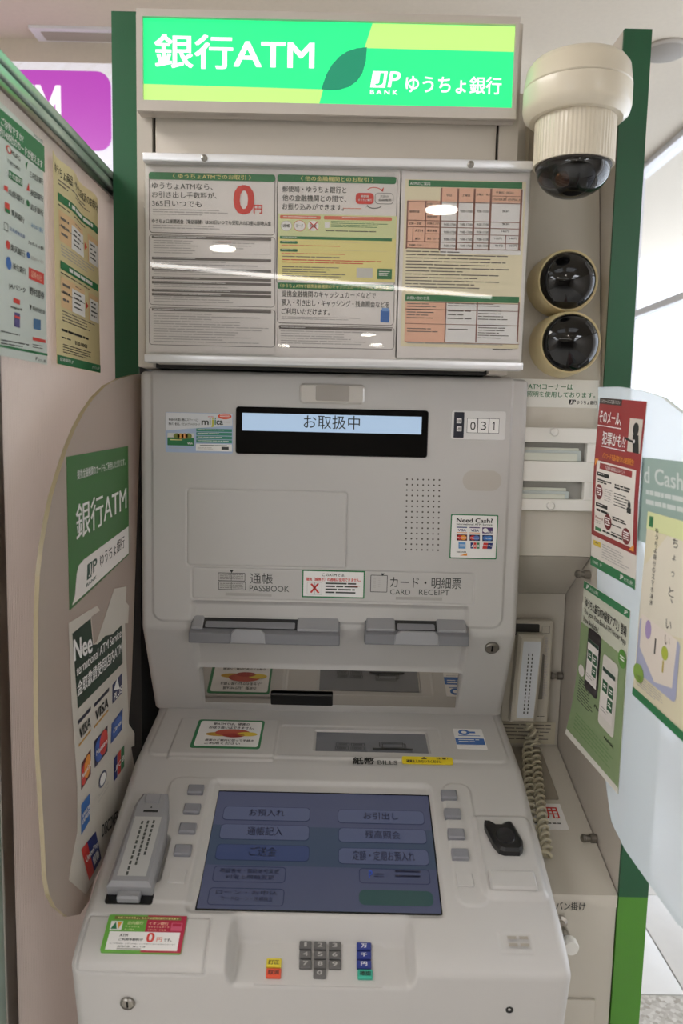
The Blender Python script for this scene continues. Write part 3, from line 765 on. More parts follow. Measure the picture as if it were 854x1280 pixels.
# number plate
npl = MB().slab(PN, rrect(*boxuv(PN, 565, 513, 632, 549), .004), -.002, .0015, mat((228, 226, 224), .12, name='clear_holder', coat=.6), .001).build('number_plate', ATM, 'number plate reading 031')
p = Print(PN, .0018)
p.box_(568, 515, 580, 547, mat((40, 42, 54), .3, name='slate_ink'), 1, .001); p.box_(571, 523, 577, 529, WHT, 2); p.box_(571, 533, 577, 539, WHT, 2)
p.text('機', 572, 524, 576.5, 528.5, INKD, 3); p.text('番', 572, 534, 576.5, 538.5, INKD, 3)
p.box_(584, 522.5, 624, 541, WHT, 1); p.line_box(584, 522.5, 624, 541, INKD, 2, 0, .0007)
for i, d in enumerate('03'): p.text(d, 588 + i * 13.2 + (1.4 if d == '1' else 0), 527, 594.5 + i * 13.2 - (1.8 if d == '1' else 0), 537.5, INKD, 2)
p.box_(617.2, 527.2, 618.2, 537.7, INKD, 2); p.poly([(615.2, 530.2), (617.2, 527.3), (617.2, 529.2)], INKD, 2)
p.box_(597, 523, 597.6, 541, INKD, 2); p.box_(611, 523.5, 611.6, 541, INKD, 2)
p.build('print', npl)
# speaker holes
HOLE = mat((88, 82, 76), .8, name='speaker_hole')
p = Print(PN, -.0002)
m = MB()
for r in range(14):
    for c in range(7):
        q = PN.uv(509 + c * 6.75 - r * .12, 599.0 + r * 6.75 + c * .16)
        m.add([PN.p3(q[0] + .0017 * math.cos(k * math.pi / 4), q[1] + .0017 * math.sin(k * math.pi / 4), .0002) for k in range(8)], [tuple(range(8))], HOLE)
o = m.build('speaker_grille', ATM); o['kind'] = 'stuff'
b = boxuv(PN, 579, 587.5, 627, 613); MB().slab(PN, rrect(*b, .02, 8), -.001, .0006, mat((186, 180, 172), .35, name='blank_cover_plastic')).build('blank_cover', ATM)
# stickers on the upper housing
def sticker(name, label, fr, x0, y0, x1, y1, m=WHT, r=.002, th=.0006):
    o = MB().slab(fr, rrect(*boxuv(fr, x0, y0, x1, y1), r), -.0008, th, m).build(name, ATM, label)
    return o, Print(fr, th + .0002)
SKY = mat((176, 194, 222), .2, name='pale_blue_sticker', coat=.5)
o, p = sticker('card_sticker', 'pale blue and green card advertisement sticker', PN, 207, 515, 291, 565, SKY)
p.poly([(207.5, 515.5), (290.5, 517.5), (290.5, 532), (207.5, 538)], mat((222, 224, 228), .2, name='silver_white_ink', coat=.4), 0)
p.text('毎日のお買い物にスマートに!', 211, 522.5, 248, 526, INK, 1, .02); p.text('貯めて、使える、デビットプリペイドカード', 211, 528, 250, 531.5, INK, 1, .02)
p.text('m', 252, 525.5, 261, 531, INK, 1, .05); p.text('i', 262, 522, 263.5, 531, GRN, 1, .04); p.text('j', 264, 522, 267.5, 534, mat((196, 190, 60), .5, name='olive_ink'), 1, .04); p.text('i', 268.5, 522, 270, 531, GRN, 1, .04); p.text('ca', 270.5, 525.5, 279, 531, INK, 1, .05)
p.rows(279.5, 527, 288, 530, 1, INKL, 1, ragged=0); p.rows(260, 520.5, 267, 522.5, 1, RED, 1, ragged=0)
p.oval(281, 520.5, 8.5, 3.6, mat((222, 84, 52), .4, name='orange_red_ink'), 1); p.rows(275, 518.5, 287, 522, 2, WHT, 2, ragged=0)
for k in range(4): p.box_(245.5, 535.5 + k * 4.6, 290, 539.2 + k * 4.6, mat((60, 140, 118), .4, name='teal_ink'), 1); p.rows(247, 536.6 + k * 4.6, 287, 538.4 + k * 4.6, 1, WHT, 2, ragged=.4)
p.box_(245, 554.5, 290, 563.5, WHT, 1); p.rows(250, 556, 284, 558, 1, INK, 2, ragged=0); p.rows(247, 559, 274, 562, 2, INKL, 2); p.box_(277, 558.5, 286, 562, INK, 2)
p.box_(209.5, 546.5, 242.5, 556.5, GRN, 1, .001); p.box_(209.5, 541, 242.5, 547, mat((214, 216, 208), .4, name='card_sky_ink'), 1)
for x, c in ((221, 'olive_ink'), (226, 'orange_ink'), (231, 'tan_ink'), (236, 'olive_ink')): p.oval(x, 545, 4, 3.4, mat({'olive_ink': (120, 130, 60), 'orange_ink': (226, 170, 90), 'tan_ink': (206, 150, 96)}[c], .4, name=c), 2)
p.text('VISA', 234.5, 553, 241, 555.4, WHT, 2, .04); p.rows(213, 549, 232, 552, 1, YEL, 2); p.rows(211, 559.5, 240, 561, 1, INKL, 1)
p.build('print', o)

MCR, MCO, PUR, VBL = mat((204, 50, 44), .4, name='card_red'), mat((236, 150, 50), .4, name='card_orange'), mat((76, 44, 104), .4, name='card_purple'), mat((36, 58, 128), .4, name='card_blue')
def card_logos(p, g, lay=1):
    """g(col,row,a,b): point at fraction a,b of the cell"""
    def q(c, r, a0, b0, a1, b1, m, l=lay): p.poly([g(c, r, a0, b0), g(c, r, a1, b0), g(c, r, a1, b1), g(c, r, a0, b1)][::-1], m, l)
    def tx(s, c, r, a0, b0, a1, b1, m, l=lay + 1, bd=.03): p.textq(s, g(c, r, a0, b0), g(c, r, a1, b0), g(c, r, a0, b1), m, l, bd)
    def disc(c, r, a, b, ra, rb, m, l): p.poly([g(c, r, a + ra * math.cos(k * math.pi / 10), b - rb * math.sin(k * math.pi / 10)) for k in range(20)], m, l)
    for c in (0, 1):
        q(c, 0, 0, 0, 1, .16, PUR if c else VBL); tx('VISA', c, 0, .12, .34, .9, .74, NAV); q(c, 0, 0, .9, 1, 1.0, MCO)
    q(2, 0, 0, 0, 1, 1, PUR); disc(2, 0, .3, .5, .26, .36, WHT, lay + 1); tx('PLUS', 2, 0, .5, .6, .98, .95, WHT)
    q(0, 1, 0, 0, 1, 1, mat((84, 26, 28), .4, name='card_maroon')); disc(0, 1, .33, .5, .29, .4, MCR, lay + 1); disc(0, 1, .66, .5, .29, .4, MCO, lay + 2); tx('MasterCard', 0, 1, .08, .4, .92, .62, WHT, lay + 3)
    q(1, 1, 0, 0, 1, 1, mat((30, 26, 60), .4, name='card_night')); disc(1, 1, .33, .5, .29, .4, MCR, lay + 1); disc(1, 1, .66, .5, .29, .4, mat((92, 120, 190), .4, name='card_periwinkle'), lay + 2); tx('Maestro', 1, 1, .1, .4, .9, .62, WHT, lay + 3)
    q(2, 1, 0, 0, 1, 1, mat((20, 36, 80), .4, name='card_deep_blue')); disc(2, 1, .33, .5, .29, .4, BLU, lay + 1); disc(2, 1, .66, .5, .29, .4, mat((70, 130, 200), .4, name='card_azure'), lay + 2); tx('Cirrus', 2, 1, .2, .4, .85, .62, WHT, lay + 3)
o, p = sticker('cash_sticker', 'Need Cash sticker with rows of card logos', PN, 564, 642.5, 622, 698, GRN, .002)
p.box_(565.3, 643.8, 620.7, 696.6, WHT, 0, .002)
p.text('Need Cash?', 571, 647.3, 616, 652.8, INKD, 1, .03); p.text('International ATM Service', 571, 653.8, 615.5, 656, INK, 1, .02)
g = lambda c, r, a, bb: (571 + c * 16 + a * 13, 658.3 + r * 9.6 + bb * 7.6 + TILT * (c * 16 + a * 13))
card_logos(p, g)
q = lambda c, r, a0, b0, a1, b1, m, l=1: p.poly([g(c, r, a0, b0), g(c, r, a0, b1), g(c, r, a1, b1), g(c, r, a1, b0)], m, l)
q(0, 2, .18, 0, .85, 1.05, mat((96, 150, 204), .4, name='express_blue')); p.rows(574.5, 680.5, 581, 684, 2, WHT, 2, ragged=0)
for k, m in enumerate((NAV, MCR, GRN)): q(1, 2, .1 + k * .3, 0, .36 + k * .3, 1.0, m); p.text('JCB'[k], 588.8 + k * 3.9, 680.8, 591.3 + k * 3.9, 683.8, WHT, 2, .04)
p.poly([g(2, 2, .12, 0), g(2, 2, 0, 1), g(2, 2, .45, 1), g(2, 2, .55, 0)], MCR, 1); p.poly([g(2, 2, .55, 0), g(2, 2, .45, 1), g(2, 2, .9, 1), g(2, 2, 1.02, 0)], NAV, 1); p.text('UnionPay', 604, 680.8, 615, 683.2, WHT, 2, .04)
p.text('DISCOVER', 571, 688.8, 583, 690.6, INKD, 1, .03); p.poly([g(0, 3, 1, .5), g(0, 3, .3, .95), g(0, 3, 1, .95)], MCO, 1)
p.build('print', o)
o, p = sticker('passbook_warning_sticker', 'green edged sticker with a red cross', PI, 378, 712, 456, 746.5, GRN, .001)
p.box_(379.6, 713.6, 454.4, 744.9, WHT, 0, .0005)
p.text('このATMでは、', 403, 716.3, 432, 720.2, INKD, 1, .02); p.text('磁気（線無き）の通帳は使用できません。', 383, 721.3, 451, 725.8, RED, 1, .03)
p.line_box(384, 727.5, 402.5, 743, INKL, 1, 0, .0005); p.box_(393, 727.5, 393.6, 743, INKL, 1)
p.poly([(388, 730), (390, 729), (399.5, 740.5), (397.5, 741.5)][::-1], RED, 2); p.poly([(399, 729.5), (397, 728.8), (387.5, 740), (389.5, 741)], RED, 2)
p.rows(407, 728, 450, 743, 4, INK, 1, .5, .25); p.rows(437, 732, 450, 734, 1, RED, 2, ragged=0)
p.build('print', o)

# captions and icons at the slots
p = Print(PI, .0004)
for k in (0, 1):
    p.line_box(272.5 + k * .4, 715.5 + k * 11.2, 306.5 + k * .8, 726 + k * 11, INKD, 0, .0012, .0011); p.rows(275, 717.6 + k * 11.2, 304, 724.6 + k * 11.2, 4, BAR, 1, .35, 0, 3)
    p.box_(289, 716 + k * 11, 289.5, 726 + k * 11, INK, 0)
p.poly([(287, 712.5), (292, 712.7), (289.5, 716)][::-1], INKD, 1)
p.text('通帳', 312.5, 716, 341, 729.5, INKD, 0, .004); p.text('PASSBOOK', 312, 731.5, 361.5, 739, INK, 0, .004)
p.build('print', ATM); p = Print(PI, .0004)
p.line_box(463.5, 718.5, 484.5, 740, INKD, 0, .0015, .0011); p.poly([(476, 716.5), (481, 716.7), (478.5, 720)][::-1], INKD, 1)
p.rows(467, 723, 470, 736, 5, INKL, 1, .5, 0); p.rows(473, 722, 475.5, 735, 5, INKL, 1, .5, 0)
p.text('カード・明細票', 488, 720.5, 577, 734.5, INKD, 0, .004); p.text('CARD', 488, 736.5, 513, 743, INK, 0, .004); p.text('RECEIPT', 524, 736.7, 562, 743.5, INK, 0, .004)
p.build('print', ATM)
for x0, y0, x1 in ((282, 740.3, 340), (495, 745.5, 553)):
    MB().slab(PI, rrect(*boxuv(PI, x0, y0, x1, y0 + 3.9)), -.001, .0012, mat((172, 168, 164), .3, name='lamp_bar_plastic'), .0005).build('indicator_bar', ATM)

# slot units
SF = front(1.41)
NOSE = mat((122, 122, 127), .4, name='slot_grey', bump=.05, bscale=900)
def slot(name, x0, y0, x1, y1, mouth, notch, label):
    u0, v0, u1, v1 = boxuv(SF, x0, y0, x1, y1)
    hg = v1 - v0
    # side outline: sloped top lip, vertical nose, undercut
    pr = [(.012, hg * 1.0), (-.010, hg * .62), (-.026, hg * .46), (-.028, hg * .02), (.02, -.004), (.05, hg * .3)]
    vs = [(u, 1.41 + y, v0 + z) for u in (u0, u1) for y, z in pr]; n = len(pr)
    fs = [tuple(range(n)), tuple(range(2 * n - 1, n - 1, -1))] + [(i, n + i, n + (i + 1) % n, (i + 1) % n) for i in range(n)]
    o = MB().add(vs, [f[::-1] for f in fs], NOSE).build(name, ATM, label)
    bv = o.modifiers.new('bevel', 'BEVEL'); bv.width = .0022; bv.segments = 2
    # mouth in the sloping top: dark floor between raised rims
    TF = seg((1.41 + .012, v0 + hg), (1.41 - .018, v0 + hg * .54)); L = math.hypot(.030, hg * .46)
    a, b = SF.uv(mouth[0], y0)[0], SF.uv(mouth[1], y0)[0]
    MB().slab(TF, rrect(a, -L * .86, b, .002), .0, .0012, mat((34, 34, 36), .5, name='slot_throat')).build('throat', o)
    MB().slab(TF, rrect(u0 + .003, -.004, u1 - .003, .006, .002), .0, .006, LGREY, .002).build('upper_lip', o)
    for p0, p1 in ((u0 + .003, a), (b, u1 - .003)):
        if p1 - p0 > .004: MB().slab(TF, rrect(p0, -L * .95, p1, -.001, .003), -.001, .0042, LGREY, .0025).build('guide', o)
    MB().slab(TF, rrect(a + .004, -L * .84, b - .004, -L * .40, .003), .001, .0022, GREY, .0008).build('tray', o)
    # thumb rest on the nose
    a, b = SF.uv(notch[0], y0)[0], SF.uv(notch[1], y0)[0]
    NF = front(1.41 - .0275)
    MB().slab(NF, [(a, v0 + hg * .04), (b, v0 + hg * .04), (b - .002, v0 + hg * .50), (b - .010, v0 + hg * .66), (a + .010, v0 + hg * .66), (a + .002, v0 + hg * .50)], -.004, .0022, LGREY, .0018).build('thumb_rest', o)
    return o
slot('passbook_slot', 239, 771, 425, 799, (255, 372), (290, 334), 'grey passbook slot')
slot('card_slot', 456, 774, 584, 801, (494, 546), (492, 548), 'grey card and receipt slot')
c = HP.frame(2).at(615, 809, .002)
def lock(c, ax, r, parent, name='lock'):
    o = MB().lathe(c, ax, [(r, -.004), (r, .002), (r * .82, .004), (r * .78, .0025), (0, .0025)], STEEL, 28).build(name, parent)
    f2 = Vector(ax).normalized(); s = Vector((0, 0, 1)) - f2 * f2.z; s.normalize(); w = s.cross(f2); cc = Vector(c) + f2 * .003
    MB().add([(cc + w * a * r * .12 + s * b * r * .5)[:] for a, b in ((-1, -1), (1, -1), (1, 1), (-1, 1))], [(0, 1, 2, 3), (3, 2, 1, 0)], BLACK).build('keyhole', o)
    return o
lock(c, tuple(HP.frame(2).N), .0135, ATM)

# ------------------------------------------------------------------ console
CX0, CX1 = -.365, .337
KP = Profile([(1.53, .985), (1.515, .968), (1.335, .94), (1.05, .832), (1.01, .812), (.99, .795), (1.01, .70), (1.03, .45)], .009)
KN = Profile([(1.53, .985), (1.515, .968), (1.335, .94), (1.062, .8365), (1.050, .794), (.996, .768), (1.01, .70), (1.03, .45)], .006)
DK, SCF, LED, FR, WELL = KP.frame(1), KP.frame(2), KP.frame(3), KP.frame(5), KN.frame(4)
ft = []
def kf(x0, y0, x1, y1, dep, ed=.004, r=.006, kind='step'):
    b = bx(KP, x0, y0, x1, y1); ft.append((*b, dep, ed, r, kind)); return b
b = bx(KP, 180, 905, 640, 944); ft.append((CX0 + .02, CX1 - .02, b[2] - .1, b[3], .0035, .006, .018, 'step'))
kf(228, 900, 345, 949, .0028, .003, .004)
kf(352, 908, 552, 945, -.002, .003, .006)
kf(394, 913, 536, 939, -.0035, .002, .003)
b = bx(KP, 268, 975, 540, 1136); ft.append((b[0] - .003, b[1] + .008, b[2], b[3] + .004, -.006, .010, .010, 'step'))
kf(215, 972, 262, 1128, .0022, .004, .018); kf(552, 980, 600, 1132, .0022, .004, .018)
kf(158, 1044, 206, 1103, -.010, .006, .01)
kf(590, 1022, 672, 1122, .009, .012, .012)
kf(112, 1143, 258, 1216, -.003, .003, .004, 'groove')
kf(622, 1165, 666, 1192, -.0012, .0025, .002)
wf = lambda X: sstep((X + .150) / .014) * (1 - sstep((X - .106) / .014))
skin('console_housing', CX0, CX1, KP, .0, KP.L, .0018, ft, PLAST, ATM, .016, KN, wf, back=1.56)
MB().box(CX0 + .03, CX1 - .03, 1.06, 1.54, 0, .46, PLAST2).build('lower_cabinet', ATM)

# touch screen
SCR = mat((92, 97, 126), .16, name='dim_blue_screen', emit=.30)
bs = boxuv(SCF, 275, 987, 533, 1133); b2 = SCF.uv(553, 1140)
u0, u1, v1, v0 = bs[0] - .0015, max(bs[2], b2[0]) - .001, bs[3], b2[1]
scr = MB().slab(SCF, rrect(u0, v0, u1, v1), -.0065, -.0045, SCR).build('touch_screen', ATM, 'dim blue touch screen with menu buttons')
MB().ring(SCF, rrect(u0 - .002, v0 - .002, u1 + .002, v1 + .002), rrect(u0, v0, u1, v1), -.007, -.004, BLACK).build('screen_gasket', scr)
p = Print(SCF, -.0042)
BT = mat((102, 109, 140), .16, name='screen_button_blue', emit=.30); BE = mat((64, 74, 104), .16, name='screen_button_edge', emit=.24); BD = mat((74, 86, 128), .16, name='screen_button_dark', emit=.30)
ST = mat((20, 24, 52), .3, name='screen_text'); SG = mat((64, 98, 98), .16, name='screen_green', emit=.26); TEAL = mat((80, 94, 118), .16, name='screen_teal', emit=.28)
p.quad([(262, 1028), (543, 1036), (548, 1085), (252, 1078)], TEAL, 0)
for x0, y0, x1, y1, tx, m in ((281, 1006, 387, 1022, 'お預入れ', BT), (277, 1028, 386, 1046, '通帳記入', BT), (272, 1053, 386, 1072, 'ご送金', BD),
                              (423, 1010, 530, 1026, 'お引出し', BT), (424, 1033, 533, 1050, '残高照会', BT), (424, 1058, 536, 1077, '定額・定期お預入れ', BT)):
    p.box_(x0 - .6, y0 - .6, x1 + .6, y1 + .8, BE, 1, .007); p.box_(x0, y0, x1, y1, m, 2, .007)
    w = min(44, len(tx) * 11) if len(tx) < 6 else 78; cx = (x0 + x1) / 2; p.text(tx, cx - w / 2, y0 + 3.2, cx + w / 2, y1 - 3.8, ST, 3, .01)
for x0, y0, x1, y1, t1, t2 in ((268, 1080, 357, 1100, '暗証番号・電話番号変更', '利用上限額変更'), (262, 1107, 355, 1129, 'ローン・お申込', 'カードローン・定期積立')):
    p.line_box(x0, y0, x1, y1, BE, 2, .006, .0012); p.text(t1, x0 + 8, y0 + 3, x1 - 8, y0 + 8.5, ST, 3, .01); p.text(t2, x0 + 14, y0 + 11, x1 - 14, y0 + 16.5, ST, 3, .01)
p.line_box(449, 1083, 538, 1102, BE, 2, .006, .0012); p.text('P', 461, 1086, 466, 1096, mat((50, 84, 190), .3, name='screen_logo_blue', emit=.3), 3, .05); p.rows(468, 1090, 480, 1096, 2, ST, 3, ragged=0); p.rows(494, 1086, 528, 1098, 2, ST, 3, ragged=.1)
p.box_(449, 1110, 542, 1129, SG, 2, .009)
p.build('print', scr)

# side keys
for px, py in ((245, 990), (240.5, 1014), (235, 1038.5), (229, 1066), (561, 996.5), (565.5, 1020), (570, 1045.5), (575, 1071)):
    c = SCF.uv(px, py); w, hh = .0135, .0095
    o = MB().slab(SCF, rrect(c[0] - w, c[1] - hh, c[0] + w, c[1] + hh, .002), -.002, .010, GREY, .002).build('side_key', ATM)
for px, py in ((222, 1097), (581, 1102)):
    c = SCF.uv(px, py); MB().slab(SCF, rrect(c[0] - .0125, c[1] - .0115, c[0] + .0125, c[1] + .0115, .001), -.001, .0052, PLAST, .0006).build('blank_key', ATM)

# deck: note mouth window, flap sticker, captions
b = boxuv(DK, 396, 914.5, 534, 938)
o = MB().slab(DK, rrect(*b), -.003, -.001, mat((118, 120, 126), .25, name='dark_grey_window')).build('note_window', ATM, 'dark grey window of the banknote mouth')
p = Print(DK, -.0007)
for k, (x, y, tx) in enumerate(((420, 929.0, '10000'), (439, 929.4, '2000'), (419, 933.6, '5000'), (438.5, 934, '1000'))):
    p.line_box(x, y - .8, x + 17, y + 2.8, INKD, 1, .0006, .0009); p.text(tx, x + 2, y, x + 14, y + 2.2, INKD, 2, .01)
for k in range(3): p.line_box(474 + k * 2, 927.4 + k * 1.1, 504 + k * 2, 933.4 + k * 1.1, INKD, 1 + k, 0, .0010)
p.box_(466, 935.0, 516, 937.0, INKD, 5)
p.build('print', o)
DKR = DK.off(.0063)
o = MB().slab(DKR, rrect(*boxuv(DKR, 249, 899.5, 328, 935), .006), -.001, .0006, GRN).build('warning_sticker', ATM, 'green edged sticker with red and yellow drawing')
p = Print(DKR, .0008)
p.box_(252.3, 901.3, 325.2, 932.8, WHT, 0, .005)
p.text('新ATMでは、硬貨の', 268, 903.6, 312, 906.8, INKD, 1, .02); p.text('お取り扱いはできません。', 262, 908, 318, 911.2, INKD, 1, .02)
BRN = mat((190, 84, 64), .5, name='brick_ink'); OCH = mat((206, 160, 60), .5, name='ochre_ink')
p.oval(275, 918.2, 18, 2.6, OCH, 1); p.oval(291, 916.6, 22, 4.4, BRN, 2); p.oval(292, 920, 14, 2.6, mat((170, 60, 50), .5, name='dark_brick_ink'), 3); p.oval(309, 918.6, 13, 2.6, mat((230, 200, 70), .5, name='sun_ink'), 3)
p.text('画面のご案内に従って手続き', 257, 924, 317, 926.6, INKD, 1, .02); p.text('ご利用ください', 256, 928, 300, 930.6, INKD, 1, .02)
p.build('print', o)
DKS = DK.off(.0036)
o = MB().slab(DKS, rrect(*boxuv(DKS, 566, 911, 606, 936), .002), -.001, .0006, WHT).build('payment_sticker', ATM, 'white and blue payment sticker')
p = Print(DKS, .0008); p.oval(580, 916, 7, 3.4, BLU, 1); p.oval(580, 916, 3.4, 1.6, WHT, 2); p.box_(585, 915, 594, 917, BLU, 1); p.box_(569, 923, 606, 931, BLU, 1, .001); p.rows(573, 919.5, 602, 921.5, 1, BLU, 1); p.rows(573, 924.5, 602, 929.5, 2, WHT, 2); p.rows(575, 932.5, 600, 934, 1, INKL, 1); p.build('print', o)
p = Print(SCF, .0022)
p.text('紙幣', 441, 947.6, 468, 956.5, INKD, 1, .03); p.build('print', ATM); p = Print(SCF, .0022); p.text('BILLS', 472, 951.6, 497, 956.8, INK, 1, .01); p.build('print', ATM)
o = MB().slab(SCF, rrect(*boxuv(SCF, 502.5, 946.4, 566, 955), .003), .0, .0024, mat((232, 208, 40), .4, name='yellow_sticker')).build('yellow_sticker', ATM, 'small yellow sticker')
p = Print(SCF, .0026); p.text('硬貨を入れないでください', 508, 950.8, 552, 954.6, INKD, 1, .03); p.text('注意!', 545, 948.2, 560, 950.6, INKD, 1, .02); p.text('▲', 526, 947.4, 534, 950.2, INKD, 1); p.build('print', o)

# handset in its cradle
HS = SCF
c0, c1 = HS.uv(197, 1003), HS.uv(162, 1120)
w = .0335
hs = MB()
ol = [(-1, 0), (1, 0), (1, .52), (1, .80), (.72, 1), (-.72, 1), (-1, .86)]
Lh = c0[1] - c1[1]; xm = (c0[0] + c1[0]) / 2
pts = [(xm + a * w * (.86 if q > .7 else 1), c1[1] + q * Lh) for a, q in ol]
handset = hs.slab(HS, pts, -.006, .026, LGREY, .006).build('handset', ATM, 'light grey handset lying in its cradle')
HT = HS.off(.026)
p = Print(HT, .0004)
vv = lambda a, q: (xm + a * w, c1[1] + q * Lh)
p.poly_uv([vv(-.62, .08), vv(.66, .08), vv(.66, .70), vv(-.62, .70)], mat((186, 186, 184), .45, name='handset_label'), 0)
for k in range(3):
    q = .66 - k * .005
    for j in range(11 if k else 8): 
        a = .34 - k * .27; y = q - j * .048 * (1, .9, 1.1)[k]; p.poly_uv([vv(a - .05, y - .036), vv(a + .05, y - .036), vv(a + .05, y), vv(a - .05, y)], INK, 1)
p.poly_uv([vv(-.3, .75), vv(.4, .75), vv(.4, .775), vv(-.3, .775)], INKD, 1); p.poly_uv([vv(-.02, .80), vv(.08, .80), vv(.03, .82)], INKD, 1)
p.build('print', handset)
MB().slab(HT, rrect(*vv(-.36, .86), *vv(.36, .96), .002), -.001, .0035, LGREY, .001).build('hook_button', handset)
MB().slab(HS, rrect(xm - w * 1.05, c1[1] - .014, xm + w * 1.05, c1[1] + .004, .004), -.003, .0024, BLACK).build('cradle_slot', ATM)
MB().slab(HS, rrect(xm - w * .5, c1[1] - .013, xm + w * .5, c1[1] + .002, .002), -.002, .014, LGREY, .003).build('handset_clip', handset)

# finger reader
RF = SCF.off(.009)
c = RF.uv(630, 1052)
ptsr = [(-.004, -.027), (.020, -.027), (.026, -.021), (.028, -.006), (.020, .022), (.016, .032), (.009, .032), (.0, .026), (-.010, .026), (-.019, .033), (-.027, .033), (-.028, .022), (-.020, -.010), (-.012, -.024)]
rd = MB().slab(RF, [(c[0] + a, c[1] + bb) for a, bb in ptsr], -.003, .014, mat((14, 14, 15), .35, name='reader_black'), .004).build('finger_reader', ATM, 'black finger reader')
MB().lathe(RF.p3(c[0] + .001, c[1] + .0, .0145), tuple(RF.N), [(.016, -.001), (.0145, .0012), (.010, .0004), (0, .0002)], mat((30, 30, 34), .2, name='reader_lens'), 24).build('reader_window', rd)
b = boxuv(RF, 610, 1090, 670, 1113); MB().slab(RF, rrect(*b, .003), -.003, .007, PLAST, .003).build('palm_rest', ATM)
p = Print(SCF, .0002); p.rows(634, 1170, 664, 1188, 2, mat((168, 160, 148), .5, name='engraved_ink'), 1, .45, 0, 1.2); p.build('print', ATM)

# bank sticker on the left lid (lies across the ledge)
LS_ = seg((1.064, .8374), (1.003, .8070)).off(.003)
o = MB().slab(LS_, rrect(*boxuv(LS_, 137, 1143.5, 230, 1190), .003), -.004, .0008, mat((104, 170, 66), .4, name='grass_sticker')).build('bank_sticker', ATM, 'green, red and white bank sticker')
u0, v0, u1, v1 = boxuv(LS_, 137, 1143.5, 230, 1190)
p = Print(LS_, .001)
S = lambda a, q: (u0 + (u1 - u0) * a, v1 + (v0 - v1) * q)
R4 = lambda a0, q0, a1, q1: [S(a0, q1), S(a1, q1), S(a1, q0), S(a0, q0)]
CRI = mat((176, 32, 66), .4, name='crimson_ink')
p.poly_uv(R4(.5, .0, 1, 1), CRI, 0); p.poly_uv(R4(.06, .46, .95, .95), WHT, 1); p.poly_uv(R4(.08, .04, .93, .13), mat((120, 110, 60), .4, name='olive_band_ink'), 1)
p.poly_uv(R4(.05, .18, .2, .42), WHT, 1); p.poly_uv([S(.06, .4), S(.11, .2), S(.14, .4)], GRN, 2); p.poly_uv([S(.13, .2), S(.19, .2), S(.16, .4)], mat((232, 160, 60), .4, name='amber_ink'), 2)
def st(s, a0, q0, a1, q1, m, bd=.02, lay=2):
    co, fs = glyphs(s, bd); p.add([LS_.p3(*S(a0 + (a1 - a0) * x, q1 + (q0 - q1) * y), p.h(lay) + e) for x, y, e in co], fs, m)
st('お近くのゆうちょ、もしくは提携先銀行で使えます', .12, .055, .9, .115, YEL); st('庄内銀行', .26, .18, .46, .27, LGN); st('キャッシュ', .24, .30, .42, .35, LGN); st('カードなら', .24, .38, .36, .43, LGN)
st('イオン銀行', .53, .18, .78, .27, PNK); st('キャッシュカード', .53, .30, .80, .35, PNK); st('イオンカードなら', .53, .38, .76, .43, PNK)
p.poly_uv(R4(.82, .2, .96, .42), mat((206, 90, 120), .4, name='rose_ink'), 2); p.poly_uv(R4(.835, .22, .945, .30), CRI, 3)
st('ATM', .2, .53, .3, .60, INKD); st('ご利用手数料が', .2, .64, .5, .71, INKD); st('0', .54, .48, .64, .74, RED, .06); st('円', .67, .6, .74, .72, ORG); st('です。', .76, .63, .86, .71, INKD)
st('※ご利用時間、お取引内容により手数料がかかる場合があります', .1, .77, .92, .80, INK, 0); st('提携内容、詳しくは', .2, .84, .55, .88, INK, .02)
p.poly_uv(R4(.2, .90, .5, .94), INKL, 2)
p.build('print', o)

# keypad well
o = MB().slab(WELL, rrect(*boxuv(WELL, 322, 1178, 478, 1231), .002), -.002, .0012, PLAST).build('keypad_plate', ATM)
KEY = mat((98, 96, 95), .45, name='grey_key'); DIG = mat((176, 173, 170), .5, name='key_digit_ink')
def key(px, py, w, hh, m, tx, col, name='number_key', th=.007, bd=.02, ts=.5):
    c = WELL.uv(px, py)
    k = MB().slab(WELL, rrect(c[0] - w, c[1] - hh, c[0] + w, c[1] + hh, .0015), 0, th, m, .0015).build(name, ATM)
    q = Print(WELL.off(th), .0003); co, fs = glyphs(tx, bd); tw = (.30 if len(tx) == 1 else .8) * w * (1 if tx.isascii() else 1.0); tw = w * .42 if len(tx) == 1 else w * .75
    if tx == '1': tw *= .5
    q.add([WELL.p3(c[0] + (x - .5) * 2 * tw, c[1] + (y - .5) * 2 * hh * ts, th + .0004 + e) for x, y, e in co], fs, col); q.build('print', k)
    return k
for i in range(9): key((382, 400.2, 418.5)[i % 3], 1184 + (i // 3) * 11.6 + (i % 3) * .4, .0088, .0058, KEY, str(i + 1), DIG)
key(399.5, 1219, .0088, .0058, KEY, '0', DIG)
key(342.5, 1206, .0105, .0062, mat((226, 206, 62), .45, name='yellow_key'), '訂正', INKD, 'correction_key'); key(342, 1218.5, .0105, .0062, mat((226, 88, 58), .45, name='red_key'), '取消', INKD, 'cancel_key')
BK = mat((40, 54, 130), .45, name='blue_key')
for y, tx in ((1185.5, '万'), (1196.5, '千'), (1208, '円')): key(455, y, .0105, .0056, BK, tx, WHT, 'unit_key')
key(456.5, 1220, .0105, .0062, mat((60, 172, 148), .45, name='teal_key'), '確認', INKD, 'confirm_key')
lock(FR.at(160, 1253, .001), tuple(FR.N), .0105, ATM)
MB().lathe(FR.at(637, 1262, .0), tuple(FR.N), [(.0055, -.002), (.0055, .0012), (.004, .0004), (0, -.0004)], BLACK, 20).build('pin_hole', ATM)

